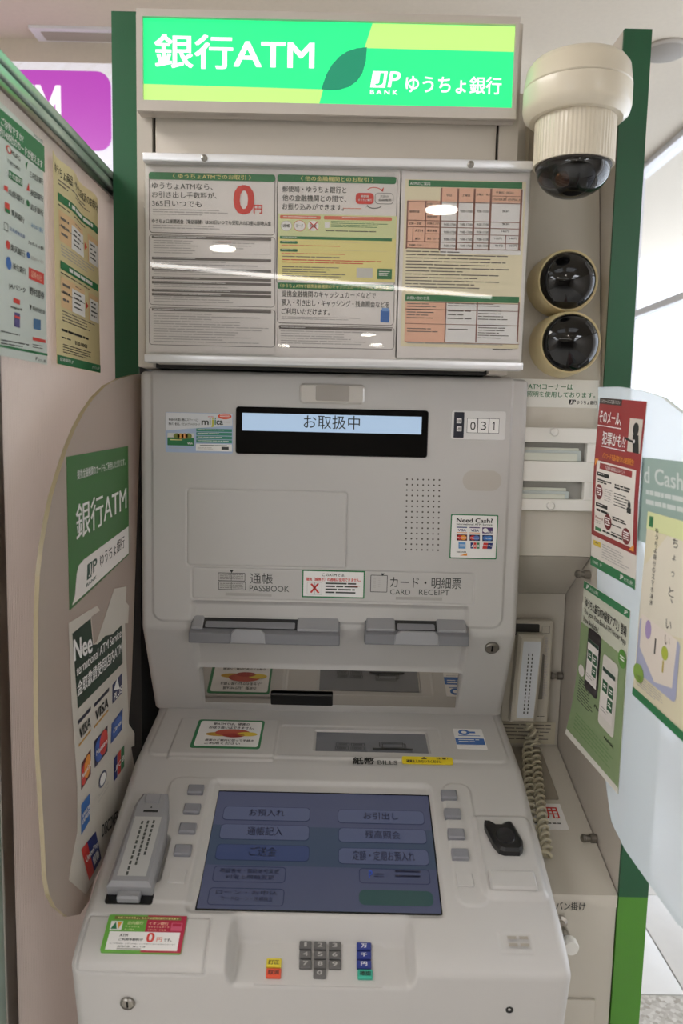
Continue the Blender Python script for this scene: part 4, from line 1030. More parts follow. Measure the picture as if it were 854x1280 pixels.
# ================================================================== right hand column, counter and cabinet
XI = .470; XA = CX1 - .02
t = thing('side_column', (.42, 1.7, 0), 'beige steel column with sloping counter and cabinet beside the machine', 'cabinet')
def strip(name, x0, x1, pts, m, th=.02):
    n = len(pts); vs = [(x, y, z) for x in (x0, x1) for y, z in pts]
    return MB().add(vs, [tuple(range(n))[::-1], tuple(range(n, 2 * n))] + [(i, (i + 1) % n, n + (i + 1) % n, n + i) for i in range(n)], m).build(name, t)
strip('column_panel', XA - .03, XI, [(1.435, 1.312), (1.435, 1.635), (1.545, 2.18), (1.9, 2.18), (1.9, 1.312)], CREAM)
strip('soffit', XA - .03, XI, [(1.436, 1.311), (1.9, 1.311), (1.9, 1.21), (1.576, 1.21)], CREAM)
strip('phone_panel', XA - .03, XI, [(1.577, .86), (1.577, 1.209), (1.9, 1.209), (1.9, .86)], CREAM)
CT = seg((1.575, .88), (CABY, .787))
strip('counter_top', CX1 + .004, XI, [(CABY, .787), (CABY, .767), (1.576, .86), (1.576, .88)], CREAM)
strip('cabinet_body', CX1 + .004, XI, [(CABY + .004, 0), (1.576, 0), (1.576, .859), (CABY + .004, .766)], CREAM)
CB = front(CABY)
zd = CB.uv(700, 1249)[1]
MB().box(CX1 + .006, CB.uv(744, 1252)[0], CABY - .001, CABY + .004, .05, zd, CREAM, .001).build('cabinet_door', t)
b = boxuv(CT, 618, 934, 687, 998); MB().slab(CT, rrect(*b, .003), 0, .0035, mat((150, 142, 128), .5, name='grey_beige_plate'), .001).build('counter_plate', t)
p = Print(CB, .0006); p.text('カバン掛け', 686, 1126.5, 732, 1137, INKD, 1, .015); p.build('print', t)
# hook
c = CB.at(700, 1152); t2 = thing('bag_hook', c, 'chrome peg with white end for hanging bags', 'hook')
MB().lathe(c, (0, -1, 0), [(.012, 0), (.012, .004), (.007, .006), (.007, .05)], CHROME, 24).build('peg', t2)
MB().lathe((c[0], c[1] - .05, c[2]), (0, -1, 0), [(.0115, 0), (.0125, .003), (.0125, .014), (.011, .017), (0, .0175)], WHITE, 24).build('peg_cap', t2)
# counter sign
cs = MB().slab(CT, rrect(*boxuv(CT, 640, 1004, 706, 1036)), .0001, .0008, WHT).build('counter_label'); tag(cs, 'white label with red characters on the counter', 'label')
p = Print(CT, .001); p.text('ち', 652, 1009, 662, 1024, RED, 1, .02); p.text('用', 680, 1009.5, 698, 1023.5, RED, 1, .02); p.rows(648, 1028, 702, 1031, 1, INK, 1, .5, 0, 1); p.build('print', cs)

COLF = front(1.435)
def colY(z): return 1.435 + max(0, z - 1.635) / .545 * .11
# dark dome cameras
for i, (px, py) in enumerate(((697, 359), (700, 433))):
    z = front(1.46).at(px, py)[2]; Y = colY(z); c = front(Y).at(px, py)
    nrm = (0, -1, 0)
    t = thing('dome_camera', (c[0], Y, c[2]), 'black dome camera in a cream ring, %s of two' % ('upper', 'lower')[i], 'camera', 'black dome cameras on the column')
    MB().lathe((c[0], Y + .012, c[2]), nrm, [(.0575, 0), (.0575, .026), (.0565, .050), (.0545, .076), (.0525, .082), (.050, .080)], mat((214, 196, 150), .4, name='cream_ring'), 48).build('mount_ring', t)
    MB().lathe((c[0], Y + .012, c[2]), nrm, [(.0505, .074)] + [(.0505 * math.cos(a), .076 + .026 * math.sin(a)) for a in np.linspace(.12, math.pi / 2, 10)], GLOSSBLACK, 48).build('dark_dome', t)
# led label
lb = MB().slab(COLF, rrect(*boxuv(COLF, 640, 473, 748, 508)), .0001, .0008, mat((224, 222, 214), .35, name='clear_label')).build('light_label'); tag(lb, 'white label with green lettering above the envelope holder', 'label')
p = Print(COLF, .001); p.text('このATMコーナーは', 646, 479, 716, 486, GRN, 1, .012); p.text('LED照明を使用しております。', 646, 488.5, 744, 495.5, GRN, 1, .012)
jp_logo(p, 711, 499.5, 8, 6, INKD, WHT, 1, False); p.text('ゆうちょ銀行', 721, 500.5, 746, 505.5, INKD, 1, .01); p.build('print', lb)
# envelope holder
t = thing('envelope_holder', COLF.at(695, 640), 'white two-slot envelope holder on the column', 'holder')
u0, v0, u1, v1 = boxuv(COLF, 640, 533.5, 742, 636)
s1, s2 = boxuv(COLF, 640, 552, 730.5, 575), boxuv(COLF, 640, 600, 727, 622)
TH = .016
for nm, (a, bb, c, d) in (('top_bar', (u0, s1[3], u1, v1)), ('middle_bar', (u0, s2[3], u1, s1[1])), ('bottom_bar', (u0, v0, u1, s2[1])), ('side_bar', (s1[2], s1[1], u1, s1[3])), ('side_bar', (s2[2], s2[1], u1, s2[3]))):
    MB().slab(COLF, rrect(a, bb, c, d), .001, TH, WHITE, .001).build(nm, t)
MB().slab(COLF, rrect(u0, v0, u1, v1), .0003, .001, mat((150, 148, 142), .6, name='holder_back')).build('back_plate', t)
for px, py in ((690, 540), (685, 631)):
    c = COLF.at(px, py, TH); MB().lathe(c, (0, -1, 0), [(.0075, 0), (.0075, .004), (.006, .006), (0, .0065)], WHITE, 24).build('knob', t)
ENV = mat((206, 208, 196), .6, name='envelope_paper'); ENV2 = mat((190, 198, 196), .6, name='envelope_paper_blue')
for j, (s, nm) in enumerate(((s1, 'upper'), (s2, 'lower'))):
    for k in range(3):
        r = (.012, .008, .016)[k] + .018 * j; hh = (s[3] - s[1]) * (.72 - .14 * k) if j == 0 else (s[3] - s[1]) * (.62 - .17 * k)
        o = MB().slab(COLF, rrect(s[0] + .002, s[1] + .0006, s[2] - r, s[1] + hh, .002), .003 + .004 * k, .0062 + .004 * k, (ENV, ENV2)[k % 2], .0006).build('envelope')
        tag(o, '%s paper envelope in the %s slot of the holder, %s of three' % (('pale green', 'pale blue', 'pale green')[k], nm, ('rearmost', 'middle', 'foremost')[k]), 'envelope', 'envelopes in the %s slot' % nm)

# wall telephone
PH = front(1.575)
t = thing('wall_telephone', PH.at(660, 895), 'cream wall telephone with coiled cord on the column', 'telephone')
IV = mat((198, 192, 178), .42, name='ivory_plastic', bump=.05, bscale=900)
MB().slab(PH, rrect(*boxuv(PH, 628, 772, 686, 898), .006), .0005, .022, IV, .004).build('base_plate', t)
MB().slab(PH, rrect(*boxuv(PH, 640, 776, 671, 790), .003), .0215, .0235, mat((44, 42, 38), .5, name='phone_shadow_gap')).build('hook_gap', t)  # dark slab paints the shaded gap above the handset
hb = boxuv(PH, 641, 786, 671.5, 893)
hu0, hv0, hu1, hv1 = hb
out = [(hu0 - .006, hv0), (hu1 - .010, hv0), (hu1 - .004, hv0 + (hv1 - hv0) * .5), (hu1 - .001, hv1), (hu0 + .003, hv1), (hu0 - .002, hv0 + (hv1 - hv0) * .5)]
hnd = MB().slab(PH, out, .022, .050, IV, .006).build('handset', t)
PHT = PH.off(.050)
lab = [(hu0 + .005, hv0 + .012), (hu1 - .016, hv0 + .012), (hu1 - .008, hv1 - .012), (hu0 + .012, hv1 - .012)]
p = Print(PHT, .0004); p.poly_uv(lab, mat((214, 218, 222), .4, name='phone_label'), 0)
for k in range(2):
    for j in range(17):
        a = .40 + .22 * k; y = .80 - j * .044
        if y < .14: continue
        xx = lab[0][0] + (lab[1][0] - lab[0][0]) * a + .006 * y; yy = hv0 + (hv1 - hv0) * y
        p.poly_uv([(xx - .0012, yy - .0055), (xx + .0012, yy - .0055), (xx + .0012, yy), (xx - .0012, yy)], INK, 1)
p.build('print', hnd)
p = Print(PH, .0224); p.line_box(674.5, 779, 684, 788, INK, 1, 0, .0006)
p.rows(678.5, 793, 681.5, 870, 24, INKL, 1, .6, 0, .6); p.rows(668, 890, 678, 892, 1, INK, 1, ragged=0); p.build('print', t)
MB().slab(PH, rrect(*boxuv(PH, 671, 813, 675, 868), .002), .021, .030, mat((120, 116, 106), .5, name='cradle_grey')).build('cradle_side', t)
cl = MB().slab(PH, rrect(*boxuv(PH, 606, 901, 694, 928)), .0003, .001, mat((206, 198, 176), .5, name='ivory_label')).build('phone_label'); tag(cl, 'ivory label with black print under the wall telephone', 'label')
p = Print(PH, .0012); p.rows(610, 904, 690, 926, 5, BAR, 1, .26, .15); p.build('print', cl)
# coiled cord: down from the handset, along the counter, and back
def coil(path, r, turns, ph=0.0):
    P = [Vector(q) for q in path]; d = [0]
    for i in range(len(P) - 1): d.append(d[-1] + (P[i + 1] - P[i]).length)
    def at(s):
        for i in range(len(P) - 1):
            if s <= d[i + 1]: return P[i].lerp(P[i + 1], (s - d[i]) / (d[i + 1] - d[i]))
        return P[-1]
    out = []; n = turns * 12
    for i in range(n + 1):
        s = d[-1] * i / n; t_ = (at(min(d[-1], s + .01)) - at(max(0, s - .01))).normalized(); e1 = t_.cross(Vector((0, 1, .3))).normalized(); e2 = t_.cross(e1); a = 2 * math.pi * i / 12 + ph
        out.append((at(s) + (e1 * math.cos(a) + e2 * math.sin(a)) * r)[:])
    return out
CORD = mat((198, 190, 166), .5, name='cord_ivory')
R_ = .0082
path = [PH.at(656, 897, .036), PH.at(660, 908, .036), PH.at(665, 920, .03), CT.at(668, 950, .018), CT.at(672, 985, .013), CT.at(676, 1025, .013), CT.at(681, 1060, .013), CT.at(683, 1074, .013), CT.at(678, 1080, .013)]
path2 = [CT.at(676, 1080, .013), CT.at(667, 1066, .013), CT.at(662, 1030, .013), CT.at(660, 985, .014), CT.at(658, 950, .02), PH.at(659, 922, .020), PH.at(660, 905, .024)]
MB().tube([PH.at(651, 894, .036), PH.at(654, 897, .037)] + coil(path, R_, 22) , .0030, CORD, 6).build('coiled_cord', t)
MB().tube(coil(path2, R_, 19, 1.0), .0030, CORD, 6).build('coiled_cord', t)

# dome camera under its white housing
DC = front(1.30)
c = DC.at(722, 110)
ztop, zmid, zlow, zneck, zbot = (front(q).at(722, y)[2] for y, q in ((70, 1.27), (84, 1.215), (119, 1.215), (191, 1.236), (243, 1.28)))
R1 = (DC.uv(788, 110)[0] - DC.uv(656, 110)[0]) / 2
cx = c[0]
t = thing('dome_camera', (cx, 1.30, zbot), 'large white ceiling-style dome camera with clear smoked dome beside the lit sign', 'camera')
WC = mat((216, 206, 186), .3, name='camera_white', coat=.2)
MB().lathe((cx, 1.30, 0), (0, 0, 1), [(R1 * .86, zlow - .006), (R1 * .97, zlow + .002), (R1, zlow + .012), (R1, zmid)], WC, 56).build('lower_ring', t)
MB().lathe((cx, 1.30, 0), (0, 0, 1), [(R1 * .985, zmid + .001), (R1 * 1.0, zmid + .003), (R1 * .95, ztop - .01), (R1 * .86, ztop), (R1 * .5, ztop + .012), (0, ztop + .014)], WC, 56).build('upper_cap', t)
R2 = (DC.uv(770, 160)[0] - DC.uv(672, 160)[0]) / 2
m = MB(); n = 120; vs, fs = [], []
for z in (zneck, zlow + .004):
    for i in range(n):
        a = 2 * math.pi * i / n; r = R2 * (1 + (.012 if i % 2 else 0)); vs.append((cx + r * math.cos(a), 1.30 + r * math.sin(a), z))
m.add(vs, [(i, (i + 1) % n, n + (i + 1) % n, n + i) for i in range(n)] + [tuple(range(n))[::-1]], WC).build('ribbed_neck', t)
SMOKE = mat_glass('smoked_dome', (.30, .31, .34), .12, .02)
R3 = R2 * .92
MB().lathe((cx, 1.30, zneck), (0, 0, -1), [(R3, -.004), (R3, .006)] + [(R3 * math.cos(a), .006 + (zneck - zbot - .006) * math.sin(a)) for a in np.linspace(.08, math.pi / 2, 12)], SMOKE, 48).build('smoked_dome', t)
MB().lathe((cx, 1.30, zneck), (0, 0, -1), [(R3 * 1.02, -.006), (R3 * 1.04, .002), (R3 * .98, .004)], mat((60, 56, 52), .4, name='dome_seal'), 48).build('dome_seal', t)
MB().lathe((cx, 1.30 , zneck), (0, -.35, -1), [(.030, .002), (.034, .02), (.026, .036), (.016, .042), (0, .042)], mat((60, 58, 56), .35, .3, name='lens_barrel'), 28).build('lens_barrel', t)
MB().lathe((cx - .018, 1.285, zneck - .022), (-.4, -1, -.5), [(.012, 0), (.012, .012), (.009, .015), (0, .013)], mat((170, 120, 80), .15, .8, name='lens_copper'), 24).build('lens', t)
MB().box(cx - .025, cx + .03, 1.36, 1.53, zlow - .01, ztop - .01, WC, .006).build('bracket', t)
MB().box(cx - .03, cx + .05, 1.515, 1.545, zlow - .03, ztop, WC, .006).build('wall_plate', t)

# standoff bolts on the side panel
for k, (px, py) in enumerate(((737, 718), (703, 845), (745, 1048))):
    SI = Frame((XI, 0, 0), (0, -1, 0), (0, 0, 1)); c = SI.at(px, py)
    o = MB().lathe(c, (-1, 0, 0), [(.008, 0), (.008, .010), (.0055, .011), (.0055, .018), (.0075, .019), (.0075, .024), (.004, .027), (0, .027)], STEEL, 20).build('standoff_bolt')
    tag(o, ('steel bolt beside the red poster', 'steel bolt beside the wall telephone', 'steel bolt above the front of the counter')[k], 'bolt', 'steel bolts on the side panel')

# ================================================================== privacy screens
LW = Frame((-.385, 0, 0), (0, 1, 0), (0, 0, 1)); RW = Frame((.43, 0, 0), (0, -1, 0), (0, 0, 1))
def wing(fr, pxs, m, edge, label, extra=()):
    pts = [fr.uv(*q) for q in pxs] + list(extra)
    o = thing('privacy_screen', fr.p3(*pts[0], -.003), label, 'privacy screen', None)
    MB().slab(fr, pts, -.0065, -.0004, m, side=edge).build('acrylic_sheet', o)
    return o
MILKL = mat_milky('milky_acrylic_brown', (.80, .76, .72), .30, (214, 204, 196), .06)
MILKR = mat_milky('milky_acrylic_blue', (.94, .96, .97), .40, (232, 236, 238), .05)
lw = [(178, 467), (165, 469), (150, 473), (133, 482), (118, 497), (105, 516), (95, 535), (84, 562), (75, 590), (66, 620), (60, 650), (54, 685), (50, 720), (48.5, 760), (48, 800), (48, 900), (50, 950), (53, 1000), (56, 1050), (58, 1095), (62, 1118), (70, 1134), (85, 1146), (100, 1143), (112, 1126)]
pl = LW.uv(170, 960)
wing(LW, lw, MILKL, mat((168, 154, 124), .25, name='yellowed_edge'), 'brown-grey translucent privacy screen with green bank sticker', [(1.36, .95), (1.395, 1.05), (1.405, LW.uv(178, 467)[1])][:2])
ru = lambda y, z: (-y, z)
rwp = [ru(1.325, 1.622), ru(1.27, 1.29), ru(1.215, 1.05), ru(1.14, .945), ru(1.08, .934), ru(.90, .940), ru(.84, .955), ru(.80, 1.0), ru(.775, 1.08), ru(.765, 1.2), ru(.78, 1.33), ru(.82, 1.44), ru(.89, 1.52), ru(.987, 1.572), ru(1.06, 1.596), ru(1.136, 1.608), ru(1.23, 1.618)]
o = thing('privacy_screen', (.43, 1.1, .94), 'pale blue translucent privacy screen with red and green posters', 'privacy screen')
MB().slab(RW, rwp, -.007, -.0004, MILKR, side=mat((214, 224, 224), .25, name='pale_edge')).build('acrylic_sheet', o)

# ------------------------------------------------------------------ sheets laid out by fractions of their own size
class Sheet(Print):
    def __init__(s, fr, tl, tr, br, bl, h0=.0006):
        super().__init__(fr, h0); s.c = [np.array(q) for q in (tl, tr, br, bl)]
    def S(s, a, b): return tuple((s.c[0] * (1 - a) + s.c[1] * a) * (1 - b) + (s.c[3] * (1 - a) + s.c[2] * a) * b)
    def q(s, a0, b0, a1, b1, m, lay=1, n=None):
        n = n or (8 if s.fr.bend else 1); vs = [s.fr.p3(*s.S(a0 + (a1 - a0) * i / n, b0 + (b1 - b0) * j / n), s.h(lay)) for j in range(n + 1) for i in range(n + 1)]
        return s.add(vs, [(j * (n + 1) + i, (j + 1) * (n + 1) + i, (j + 1) * (n + 1) + i + 1, j * (n + 1) + i + 1) for j in range(n) for i in range(n)], m)
    def pg(s, pts, m, lay=1): return s.add([s.fr.p3(*s.S(a, b), s.h(lay)) for a, b in pts], [tuple(range(len(pts)))], m)
    def t(s, tx, a0, b0, a1, b1, m, lay=2, bold=.01):
        co, fs = glyphs(tx, bold); return s.add([s.fr.p3(*s.S(a0 + (a1 - a0) * x, b1 + (b0 - b1) * y), s.h(lay) + e) for x, y, e in co], fs, m)
    def ov(s, a, b, ra, rb, m, lay=2, n=20): return s.pg([(a + ra * math.cos(2 * math.pi * k / n), b - rb * math.sin(2 * math.pi * k / n)) for k in range(n)], m, lay)
    def r(s, a0, b0, a1, b1, n, m, lay=2, fill=.34, ragged=.35):
        lh = (b1 - b0) / n
        for k in range(n):
            e = a0 + (a1 - a0) * (1 - random.random() * ragged); x = a0
            while x < e - .01:
                w = min(e - x, random.uniform(.04, .2)); s.q(x, b0 + k * lh, x + w, b0 + (k + fill) * lh, m, lay, 1); x += w + .015
        return s
    def sheet(s, name, label, m, th=.0006, cat='poster'):
        n = 16 if s.fr.bend else 1
        k = n + 1
        vs = [s.fr.p3(*s.S(i / n, j / n), h) for h in (s.h0 - .0001, s.h0 - .0001 - th) for j in range(k) for i in range(k)]
        fs = [(j * k + i, (j + 1) * k + i, (j + 1) * k + i + 1, j * k + i + 1) for j in range(n) for i in range(n)]
        fs += [tuple(q + k * k for q in f[::-1]) for f in fs]
        bd = [(0, i) for i in range(n)] + [(j, n) for j in range(n)] + [(n, n - i) for i in range(n)] + [(n - j, 0) for j in range(n)]
        ids = [j * k + i for j, i in bd]
        fs += [(ids[x], ids[(x + 1) % len(ids)], ids[(x + 1) % len(ids)] + k * k, ids[x] + k * k) for x in range(len(ids))]
        return tag(MB().add(vs, fs, m, bool(s.fr.bend)).build(name), label, cat)

# green bank sticker on the left screen
s = Sheet(LW, LW.uv(83, 571), LW.uv(160, 557.5), LW.uv(161, 693), LW.uv(87, 763), .0004)
GST = mat((46, 108, 44), .35, name='leaf_green_sticker')
o = s.sheet('bank_sticker', 'green sticker with white bank lettering on the brown-grey screen', GST, .0006, 'sticker')
s.t('提携金融機関のカードもご利用いただけます。', .13, .10, .93, .165, WHT, 2, .01)
s.t('銀行ATM', .10, .33, .95, .575, WHT, 2, .012)
s.pg([(.03, .98)] + [(.08, .98)][:0] + [(.99, .985), (.99, .735), (.2, .735), (.13, .75), (.10, .79), (.07, .93)], PAPER, 1)
GT = mat((24, 70, 56), .4, name='logo_green')
s.pg([(.25, .79), (.24, .90), (.31, .90), (.33, .79)], GT, 2); s.t('J', .265, .80, .30, .885, PAPER, 3, .02); s.t('P', .335, .79, .40, .885, GT, 2, .03); s.t('BANK', .23, .92, .39, .945, GT, 2, .02)
s.t('ゆうちょ銀行', .45, .785, .90, .895, INKD, 2, .01)
s.build('print', o)

# torn card poster on the left screen
WP = mat((206, 200, 190), .45, name='worn_white_film'); DG = mat((24, 52, 36), .45, name='dark_green_print')
L2 = LW.off(.0006)
out = [(86, 779), (121, 757), (125, 763), (114, 771), (117, 806), (121, 802), (143, 736), (158, 733), (157, 752), (161, 757), (160, 779), (156, 779), (161, 905), (168, 916), (168, 932), (164, 934), (168, 960), (160, 1010), (140, 1060), (107, 1118), (86, 1100), (90, 1075), (97, 1040), (97, 985), (90, 880)]
uvp = [L2.uv(*q) for q in out]
m = MB(); m.slab(L2, uvp[::-1] if False else uvp, -.0004, .0002, WP)
o = m.build('torn_poster'); tag(o, 'torn white poster of card logos on the brown-grey screen', 'poster')
p = Print(L2, .0004)
p.poly([(90, 792), (113, 773), (116, 806), (122, 805), (131, 795), (140, 793), (152, 781), (153, 829), (97, 886)][::-1], DG, 0)
p.textq('Nee', (91, 800), (114, 790), (92, 827), WHT, 2, .03)
p.textq('ternational ATM Service', (95, 833), (151, 785), (95, 846), WHT, 2, .015)
p.textq('金取款請使用店内ATM', (96, 853), (152, 800), (96, 872), WHT, 2, .02)
def cell(tl, tr, br, bl):
    A = [np.array(L2.uv(*q)) for q in (tl, tr, br, bl)]
    S = lambda a, b: tuple((A[0] * (1 - a) + A[1] * a) * (1 - b) + (A[3] * (1 - a) + A[2] * a) * b)
    def q(a0, b0, a1, b1, m, l=1): p.poly_uv([S(a0, b1), S(a1, b1), S(a1, b0), S(a0, b0)], m, l)
    def t(tx, a0, b0, a1, b1, m, l=4, bd=.03):
        co, fs = glyphs(tx, bd); p.add([L2.p3(*S(a0 + (a1 - a0) * x, b1 + (b0 - b1) * y), p.h(l) + e) for x, y, e in co], fs, m)
    def d(a, b, ra, rb, m, l=2): p.poly_uv([S(a + ra * math.cos(k * math.pi / 10), b - rb * math.sin(k * math.pi / 10)) for k in range(20)], m, l)
    return q, t, d
for c in (((97, 901), (113, 883), (113, 913), (98, 933)), ((117, 880), (136, 859), (135, 888), (117, 910))):
    q, t, d = cell(*c); q(0, 0, 1, .16, mat((26, 26, 50), .4, name='card_ink_navy')); t('VISA', .05, .34, .95, .80, INKD); q(0, .94, 1, 1.03, mat((196, 148, 60), .4, name='card_gold'))
q, t, d = cell((140, 856), (152, 841), (152, 866), (140, 880)); q(0, 0, 1, 1, mat((30, 40, 92), .4, name='card_ink_blue')); p.poly([(141.5, 863), (149, 861), (146, 847)], WHT, 2); t('PLUS', .1, .55, .95, .92, WHT)
q, t, d = cell((139, 905), (153, 885), (152, 912), (138, 930)); q(0, 0, 1, 1, mat((34, 74, 150), .4, name='card_ink_mid_blue')); d(.5, .5, .42, .4, mat((52, 96, 176), .4, name='card_ink_sky')); t('Cirrus', .15, .4, .85, .62, WHT)
q, t, d = cell((117, 927), (134, 907), (134, 939), (118, 960)); q(0, 0, 1, 1, mat((30, 26, 60), .4, name='card_night')); d(.36, .5, .34, .46, mat((38, 84, 170), .4, name='card_blue_disc')); d(.68, .45, .32, .46, MCR, 3); t('Maestro', .1, .42, .92, .62, WHT)
q, t, d = cell((101, 955), (113, 936), (113, 968), (101, 988)); q(0, 0, 1, 1, mat((92, 24, 30), .4, name='card_maroon_ink')); d(.3, .55, .3, .4, MCR); d(.62, .45, .34, .42, MCO, 3); t('MasterCard', .05, .42, .95, .62, WHT)
q, t, d = cell((142, 948), (155, 931), (155, 958), (142, 977))
for k, mm in enumerate((NAV, MCR, GRN)): q(k * .34, .0, k * .34 + .31, 1, mm); t('JCB'[k], k * .34 + .06, .4, k * .34 + .27, .64, WHT)
q, t, d = cell((119, 973), (136, 953), (136, 985), (120, 1012)); d(.5, .3, .3, .26, mat((70, 80, 110), .4, name='club_ink')); d(.5, .3, .22, .19, WHT, 3); t('Diners Club', .1, .62, .92, .74, INKL, 4, .01); t('International', .1, .78, .92, .88, INKL, 4, .01)
q, t, d = cell((101, 1006), (112, 991), (112, 1025), (101, 1044)); q(0, 0, 1, 1, mat((40, 102, 176), .4, name='express_ink')); t('AMERICAN', .08, .34, .95, .5, WHT); t('EXPRESS', .08, .54, .95, .7, WHT)
p.textq('DISCOVER', (127, 1031), (147, 1012), (127, 1047), INKD, 2, .02)
q, t, d = cell((101, 1062), (119, 1039), (126, 1073), (111, 1101)); q(0, 0, .45, 1, MCR); q(.4, 0, 1, 1, NAV, 2); t('UnionPay', .08, .3, .95, .52, WHT); t('銀聯', .45, .56, .9, .86, WHT)
p.build('print', o)

# red warning poster and green app poster on the right screen
R1_ = RW.off(.0008, lambda u, v: .004 * math.sin((v - 1.3) * 9) ** 2)
s = Sheet(R1_, RW.uv(752, 497), RW.uv(811, 502), (RW.uv(811, 502)[0], RW.uv(735, 703)[1]), (RW.uv(752, 497)[0], RW.uv(735, 703)[1]))
DRD = mat((150, 36, 40), .4, name='poster_red'); YOR = mat((232, 150, 50), .4, name='poster_amber'); DKR_ = mat((120, 30, 34), .4, name='poster_dark_red')
o = s.sheet('warning_poster', 'red and white warning poster with a masked figure on the pale screen', mat((226, 220, 212), .4, name='poster_white'))
s.q(0, 0, 1, .815, DRD, 1); s.q(0, .0, .52, .035, mat((52, 38, 36), .4, name='poster_brown'), 2); s.t('こんなメールにご注意ください', .03, .008, .49, .027, WHT, 3)
s.t('そのメール、', .04, .075, .55, .145, WHT, 3, .02); s.q(.0, .158, .56, .163, WHT, 3); s.t('犯罪かも!?', .16, .19, .68, .265, WHT, 3, .02); s.q(.14, .275, .68, .28, WHT, 3)
s.q(.72, .095, .97, .275, mat((206, 198, 188), .4, name='poster_grey'), 2); s.ov(.86, .15, .055, .035, INKD, 4); s.pg([(.81, .18), (.92, .18), (.96, .275), (.84, .275)][::-1], INKD, 4); s.pg([(.66, .2), (.85, .215), (.85, .228), (.66, .212)][::-1], INKD, 5); s.ov(.855, .215, .015, .01, WHT, 6)
s.t('パスワードを盗み取られる被害発生!', .2, .31, .88, .345, YOR, 3, .02)
s.q(.07, .365, .93, .785, mat((228, 222, 214), .4, name='poster_panel'), 2); s.q(.15, .375, .86, .41, DRD, 3); s.t('不正送金 被害防止のポイント', .28, .382, .72, .403, WHT, 4)
for b_, w in ((.43, .28), (.61, .28)): s.q(.1, b_, .1 + w, b_ + .022, INKD, 3); s.r(.13, b_ + .006, .3, b_ + .016, 1, WHT, 4)
s.r(.12, .47, .45, .495, 2, INKD, 3, .6); s.r(.52, .47, .88, .50, 2, INKD, 3, .6); s.r(.3, .515, .48, .59, 6, INKL, 3); s.r(.52, .52, .88, .6, 5, INK, 3)
for a, b_, in ((.17, .545), (.40, .70), (.80, .735)): s.ov(a, b_, .085, .045, DKR_, 4); s.r(a - .055, b_ - .025, a + .055, b_ + .025, 4, WHT, 5, .5, 0)
s.ov(.84, .56, .03, .018, INKD, 4); s.pg([(.80, .575), (.88, .575), (.88, .605), (.80, .605)][::-1], INKD, 4)
s.r(.12, .645, .42, .665, 1, INKD, 3, .7); s.r(.5, .655, .88, .68, 2, INKD, 3, .6); s.t('Password', .1, .69, .28, .705, DRD, 3); s.r(.1, .715, .28, .74, 2, INKL, 3); s.q(.48, .70, .7, .706, INK, 3); s.q(.48, .745, .74, .751, INK, 3)
s.q(.1, .755, .25, .775, GRN, 3); s.r(.28, .757, .72, .772, 1, INKD, 3, .7, 0)
s.pg([(.03, .355), (.12, .355), (.03, .40)], YOR, 4); s.pg([(.96, .76), (.96, .80), (.86, .80)][::-1], YOR, 4)
s.q(.06, .84, .24, .87, mat((226, 196, 60), .4, name='poster_yellow'), 2); s.r(.1, .85, .22, .862, 1, BAR, 3); s.r(.28, .84, .9, .93, 6, INKL, 2)
s.q(0, .945, 1, 1, GRN, 2); s.t('JP', .70, .958, .77, .987, WHT, 3, .04); s.t('ゆうちょ銀行', .79, .962, .97, .985, WHT, 3, .01); s.t('JP', .24, .96, .29, .98, WHT, 3); s.t('日本郵政', .06, .963, .2, .98, WHT, 3)
s.build('print', o)
vt, vb = RW.uv(733, 726)[1], RW.uv(775, 992)[1]
ua, ub = RW.uv(733, 726)[0], RW.uv(791, 760)[0]
R2_ = RW.off(.0008, lambda u, v: .014 * max(0., (1.16 - v) / .16) ** 2 * max(0, (ub - u) / (ub - ua)) + .002)
s = Sheet(R2_, (ua, vt), (ub, vt), (ub, vb), (ua - .012, vb))
LG2 = mat((140, 162, 118), .4, name='poster_light_green'); LG3 = mat((206, 208, 192), .4, name='poster_cream')
o = s.sheet('app_poster', 'pale green poster showing two smartphones on the pale screen', LG3)
s.q(0, 0, 1, .045, GRN, 2); s.t('JP', .07, .008, .14, .036, WHT, 3, .04); s.t('ゆうちょ銀行', .16, .012, .36, .034, WHT, 3); s.t('JP', .9, .01, .97, .034, WHT, 3, .04)
s.t('「ゆうちょ銀行ATM検索アプリ」登場', .06, .09, .97, .15, INKD, 3, .02); s.t('The Japan Post Bank ATM Finder App', .06, .16, .97, .20, INKD, 3, .01); s.t('Now Available!', .06, .21, .42, .245, INKD, 3, .01)
s.q(0, .26, 1, .965, LG2, 2); s.q(0, .965, 1, 1, mat((232, 228, 220), .4, name='poster_foot'), 2)
def phone(a0, b0, a1, b1, body):
    s.pg(rr(a0, b0, a1, b1, .05), body, 4); w, hh = a1 - a0, b1 - b0
    s.q(a0 + w * .09, b0 + hh * .17, a1 - w * .09, b1 - hh * .15, PAPER, 9); s.q(a0 + w * .09, b0 + hh * .17, a1 - w * .09, b0 + hh * .23, mat((40, 74, 60), .4, name='app_header'), 10)
    for i, (x, y) in enumerate(((.14, .34), (.52, .34), (.52, .53))): s.q(a0 + w * x, b0 + hh * y, a0 + w * (x + .33), b0 + hh * (y + .16), mat((36, 96, 62), .4, name='app_tile'), 10); s.r(a0 + w * (x + .06), b0 + hh * (y + .05), a0 + w * (x + .27), b0 + hh * (y + .12), 2, WHT, 11, .5, 0)
    s.r(a0 + w * .14, b0 + hh * .72, a1 - w * .2, b0 + hh * .8, 2, INKL, 10)
def rr(a0, b0, a1, b1, r, k=.45):
    P = []
    for cx, cy, s0 in ((a0 + r, b1 - r * k, 180), (a1 - r, b1 - r * k, 270), (a1 - r, b0 + r * k, 0), (a0 + r, b0 + r * k, 90)):
        for j in range(6): t_ = math.radians(s0 + 18 * j); P.append((cx + r * math.cos(t_), cy - r * k * math.sin(t_)))
    return P
